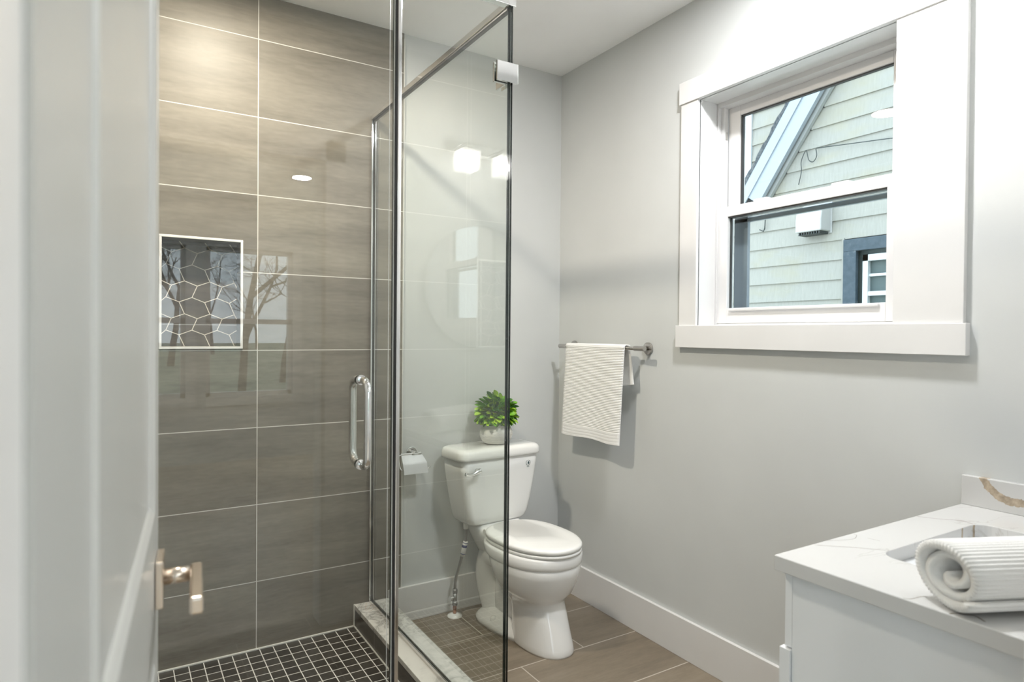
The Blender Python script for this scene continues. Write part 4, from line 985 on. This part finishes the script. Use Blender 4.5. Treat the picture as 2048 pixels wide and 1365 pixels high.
fw_.box((NX + 0.005, y0_ + 0.05, 1.68), (NX + 0.05, y1_ - 0.05, 1.72)); fw_.box((NX + 0.02, y0_ + 0.05, 1.86), (NX + 0.05, y1_ - 0.05, 1.885))
fw_.build('window_sash', MT['ext_white'], wobj)
MB().box((NX + 0.045, y0_ - 0.04, 1.2), (NX + 0.06, b - 0.04, zt2 + 0.05)).build('blind', MT['blind'], wobj)

r = thing('vent_hood', (3.98, 1.10, 2.29), 'beige exhaust vent hood on the neighbouring house siding', 'vent')
vh = MB(); ya, yb = 1.015, 1.290; prof = [(3.985, 2.600), (3.93, 2.598), (3.87, 2.57), (3.835, 2.52), (3.82, 2.44), (3.82, 2.325), (3.985, 2.325)]
vh.prism([(x, ya, z) for x, z in prof], (0, yb - ya, 0)); vh.build('hood', MT['vent'], r, 0.012, 3)
gr_ = MB()
for k in range(9): gr_.box((3.83, ya + 0.02 + k * 0.0265, 2.300), (3.97, ya + 0.030 + k * 0.0265, 2.325))
gr_.box((3.84, ya + 0.02, 2.298), (3.97, yb - 0.02, 2.303)); gr_.build('grille', MT['wire'], r)
MB().box((3.978, 1.0, 2.31), (3.986, 1.305, 2.62)).build('flange', MT['vent'], r)
r = thing('cable', (3.95, 1.2, 3.1), 'thin black cable looped and stapled to the neighbouring siding', 'cable')
c = MB(); yx = 3.955
c.tube([(yx, 0.10, 3.00), (yx, 0.44, 3.08), (yx, 1.07, 3.155), (yx, 1.16, 3.165)], 0.0045, 6)
c.tube(bez([(yx, 1.165, 3.16), (yx, 1.155, 3.09), (yx, 1.19, 3.04), (yx, 1.235, 3.06), (yx, 1.255, 3.12), (yx, 1.27, 3.17), (yx, 1.30, 3.13), (yx, 1.325, 3.06), (yx, 1.32, 2.97), (yx, 1.35, 2.84)], 6), 0.0045, 6)
c.build('loop', MT['wire'], r)
c = MB(); c.tube([(yx, 1.735, 2.60), (yx, 1.745, 2.44)], 0.006, 6); c.tube([(yx, 1.745, 2.45), (yx, 1.76, 2.42), (yx, 1.81, 2.445)], 0.006, 6); c.build('tail', MT['wire'], r)

# ground outside, bare trees beyond the far windows
gl = MB(); gl.box((-60, -120, -0.9), (60, YB - WT - 0.02, -0.7)); gl.box((X1 + 0.02, YB, -0.9), (3.95, 6, -0.7))
go = gl.build('lawn', MT['grass']); go['kind'] = 'structure'; go['label'] = 'green grey lawn outside'; go['category'] = 'lawn'
def tree(x, y, h, r0, seed, label):
    rng = random.Random(seed); t = thing('bare_tree', (x, y, -0.7), label, 'tree', 'bare trees beyond the far windows')
    tr = MB(); br = MB()
    def grow(p, d, L, rad, depth, out):
        pts = [p]; q = p.copy(); dd = d.copy()
        for k in range(4):
            dd = (dd + Vector((rng.uniform(-.13, .13), rng.uniform(-.13, .13), rng.uniform(-.05, .08)))).normalized(); q = q + dd * (L / 4); pts.append(q.copy())
        out.tube(pts, [max(rad * (1 - 0.12 * k), 0.006) for k in range(5)], 9 if depth == 0 else (5 if depth < 3 else 3), caps=False)
        if depth >= 6: return
        nb_ = 3 if depth < 5 else 2
        for k in range(nb_):
            a = rng.uniform(0, 2 * math.pi); sp = rng.uniform(0.35, 0.85)
            s1 = dd.orthogonal().normalized(); s2 = dd.cross(s1)
            nd = (dd * math.cos(sp) + (s1 * math.cos(a) + s2 * math.sin(a)) * math.sin(sp)).normalized()
            grow(pts[rng.choice([2, 3, 4])], nd, L * rng.uniform(0.55, 0.78), rad * 0.50, depth + 1, br)
    grow(Vector((x, y, -0.8)), Vector((rng.uniform(-.06, .06), 0, 1)), h, r0, 0, tr)
    tr.build('trunk', MT['bark'], t); br.build('branches', MT['bark'], t)
tree(0.30, -14.5, 3.8, 0.10, 1, 'nearest bare tree with the thickest trunk seen in the glass reflection')
tree(3.6, -26.0, 4.0, 0.13, 5, 'bare tree to the right of the nearest trunk in the reflection')
tree(-2.6, -27.0, 4.0, 0.13, 9, 'bare tree at the left of the reflected window pair')
tree(-7.5, -40.0, 4.6, 0.20, 12, 'bare tree standing farther back at the far left of the lawn')
tree(0.6, -41.0, 4.6, 0.20, 17, 'bare tree standing farther back in the middle of the lawn')
tree(9.5, -42.0, 4.6, 0.20, 23, 'bare tree standing farther back at the right edge of the lawn')
for k_, (tx_, ty_) in enumerate(((-9.0, -58.0), (5.0, -60.0), (19.0, -62.0), (-2.0, -78.0), (12.0, -80.0))):
    tree(tx_, ty_, 4.6, 0.17, 40 + k_, 'distant bare tree in the row at the far side of the lawn')
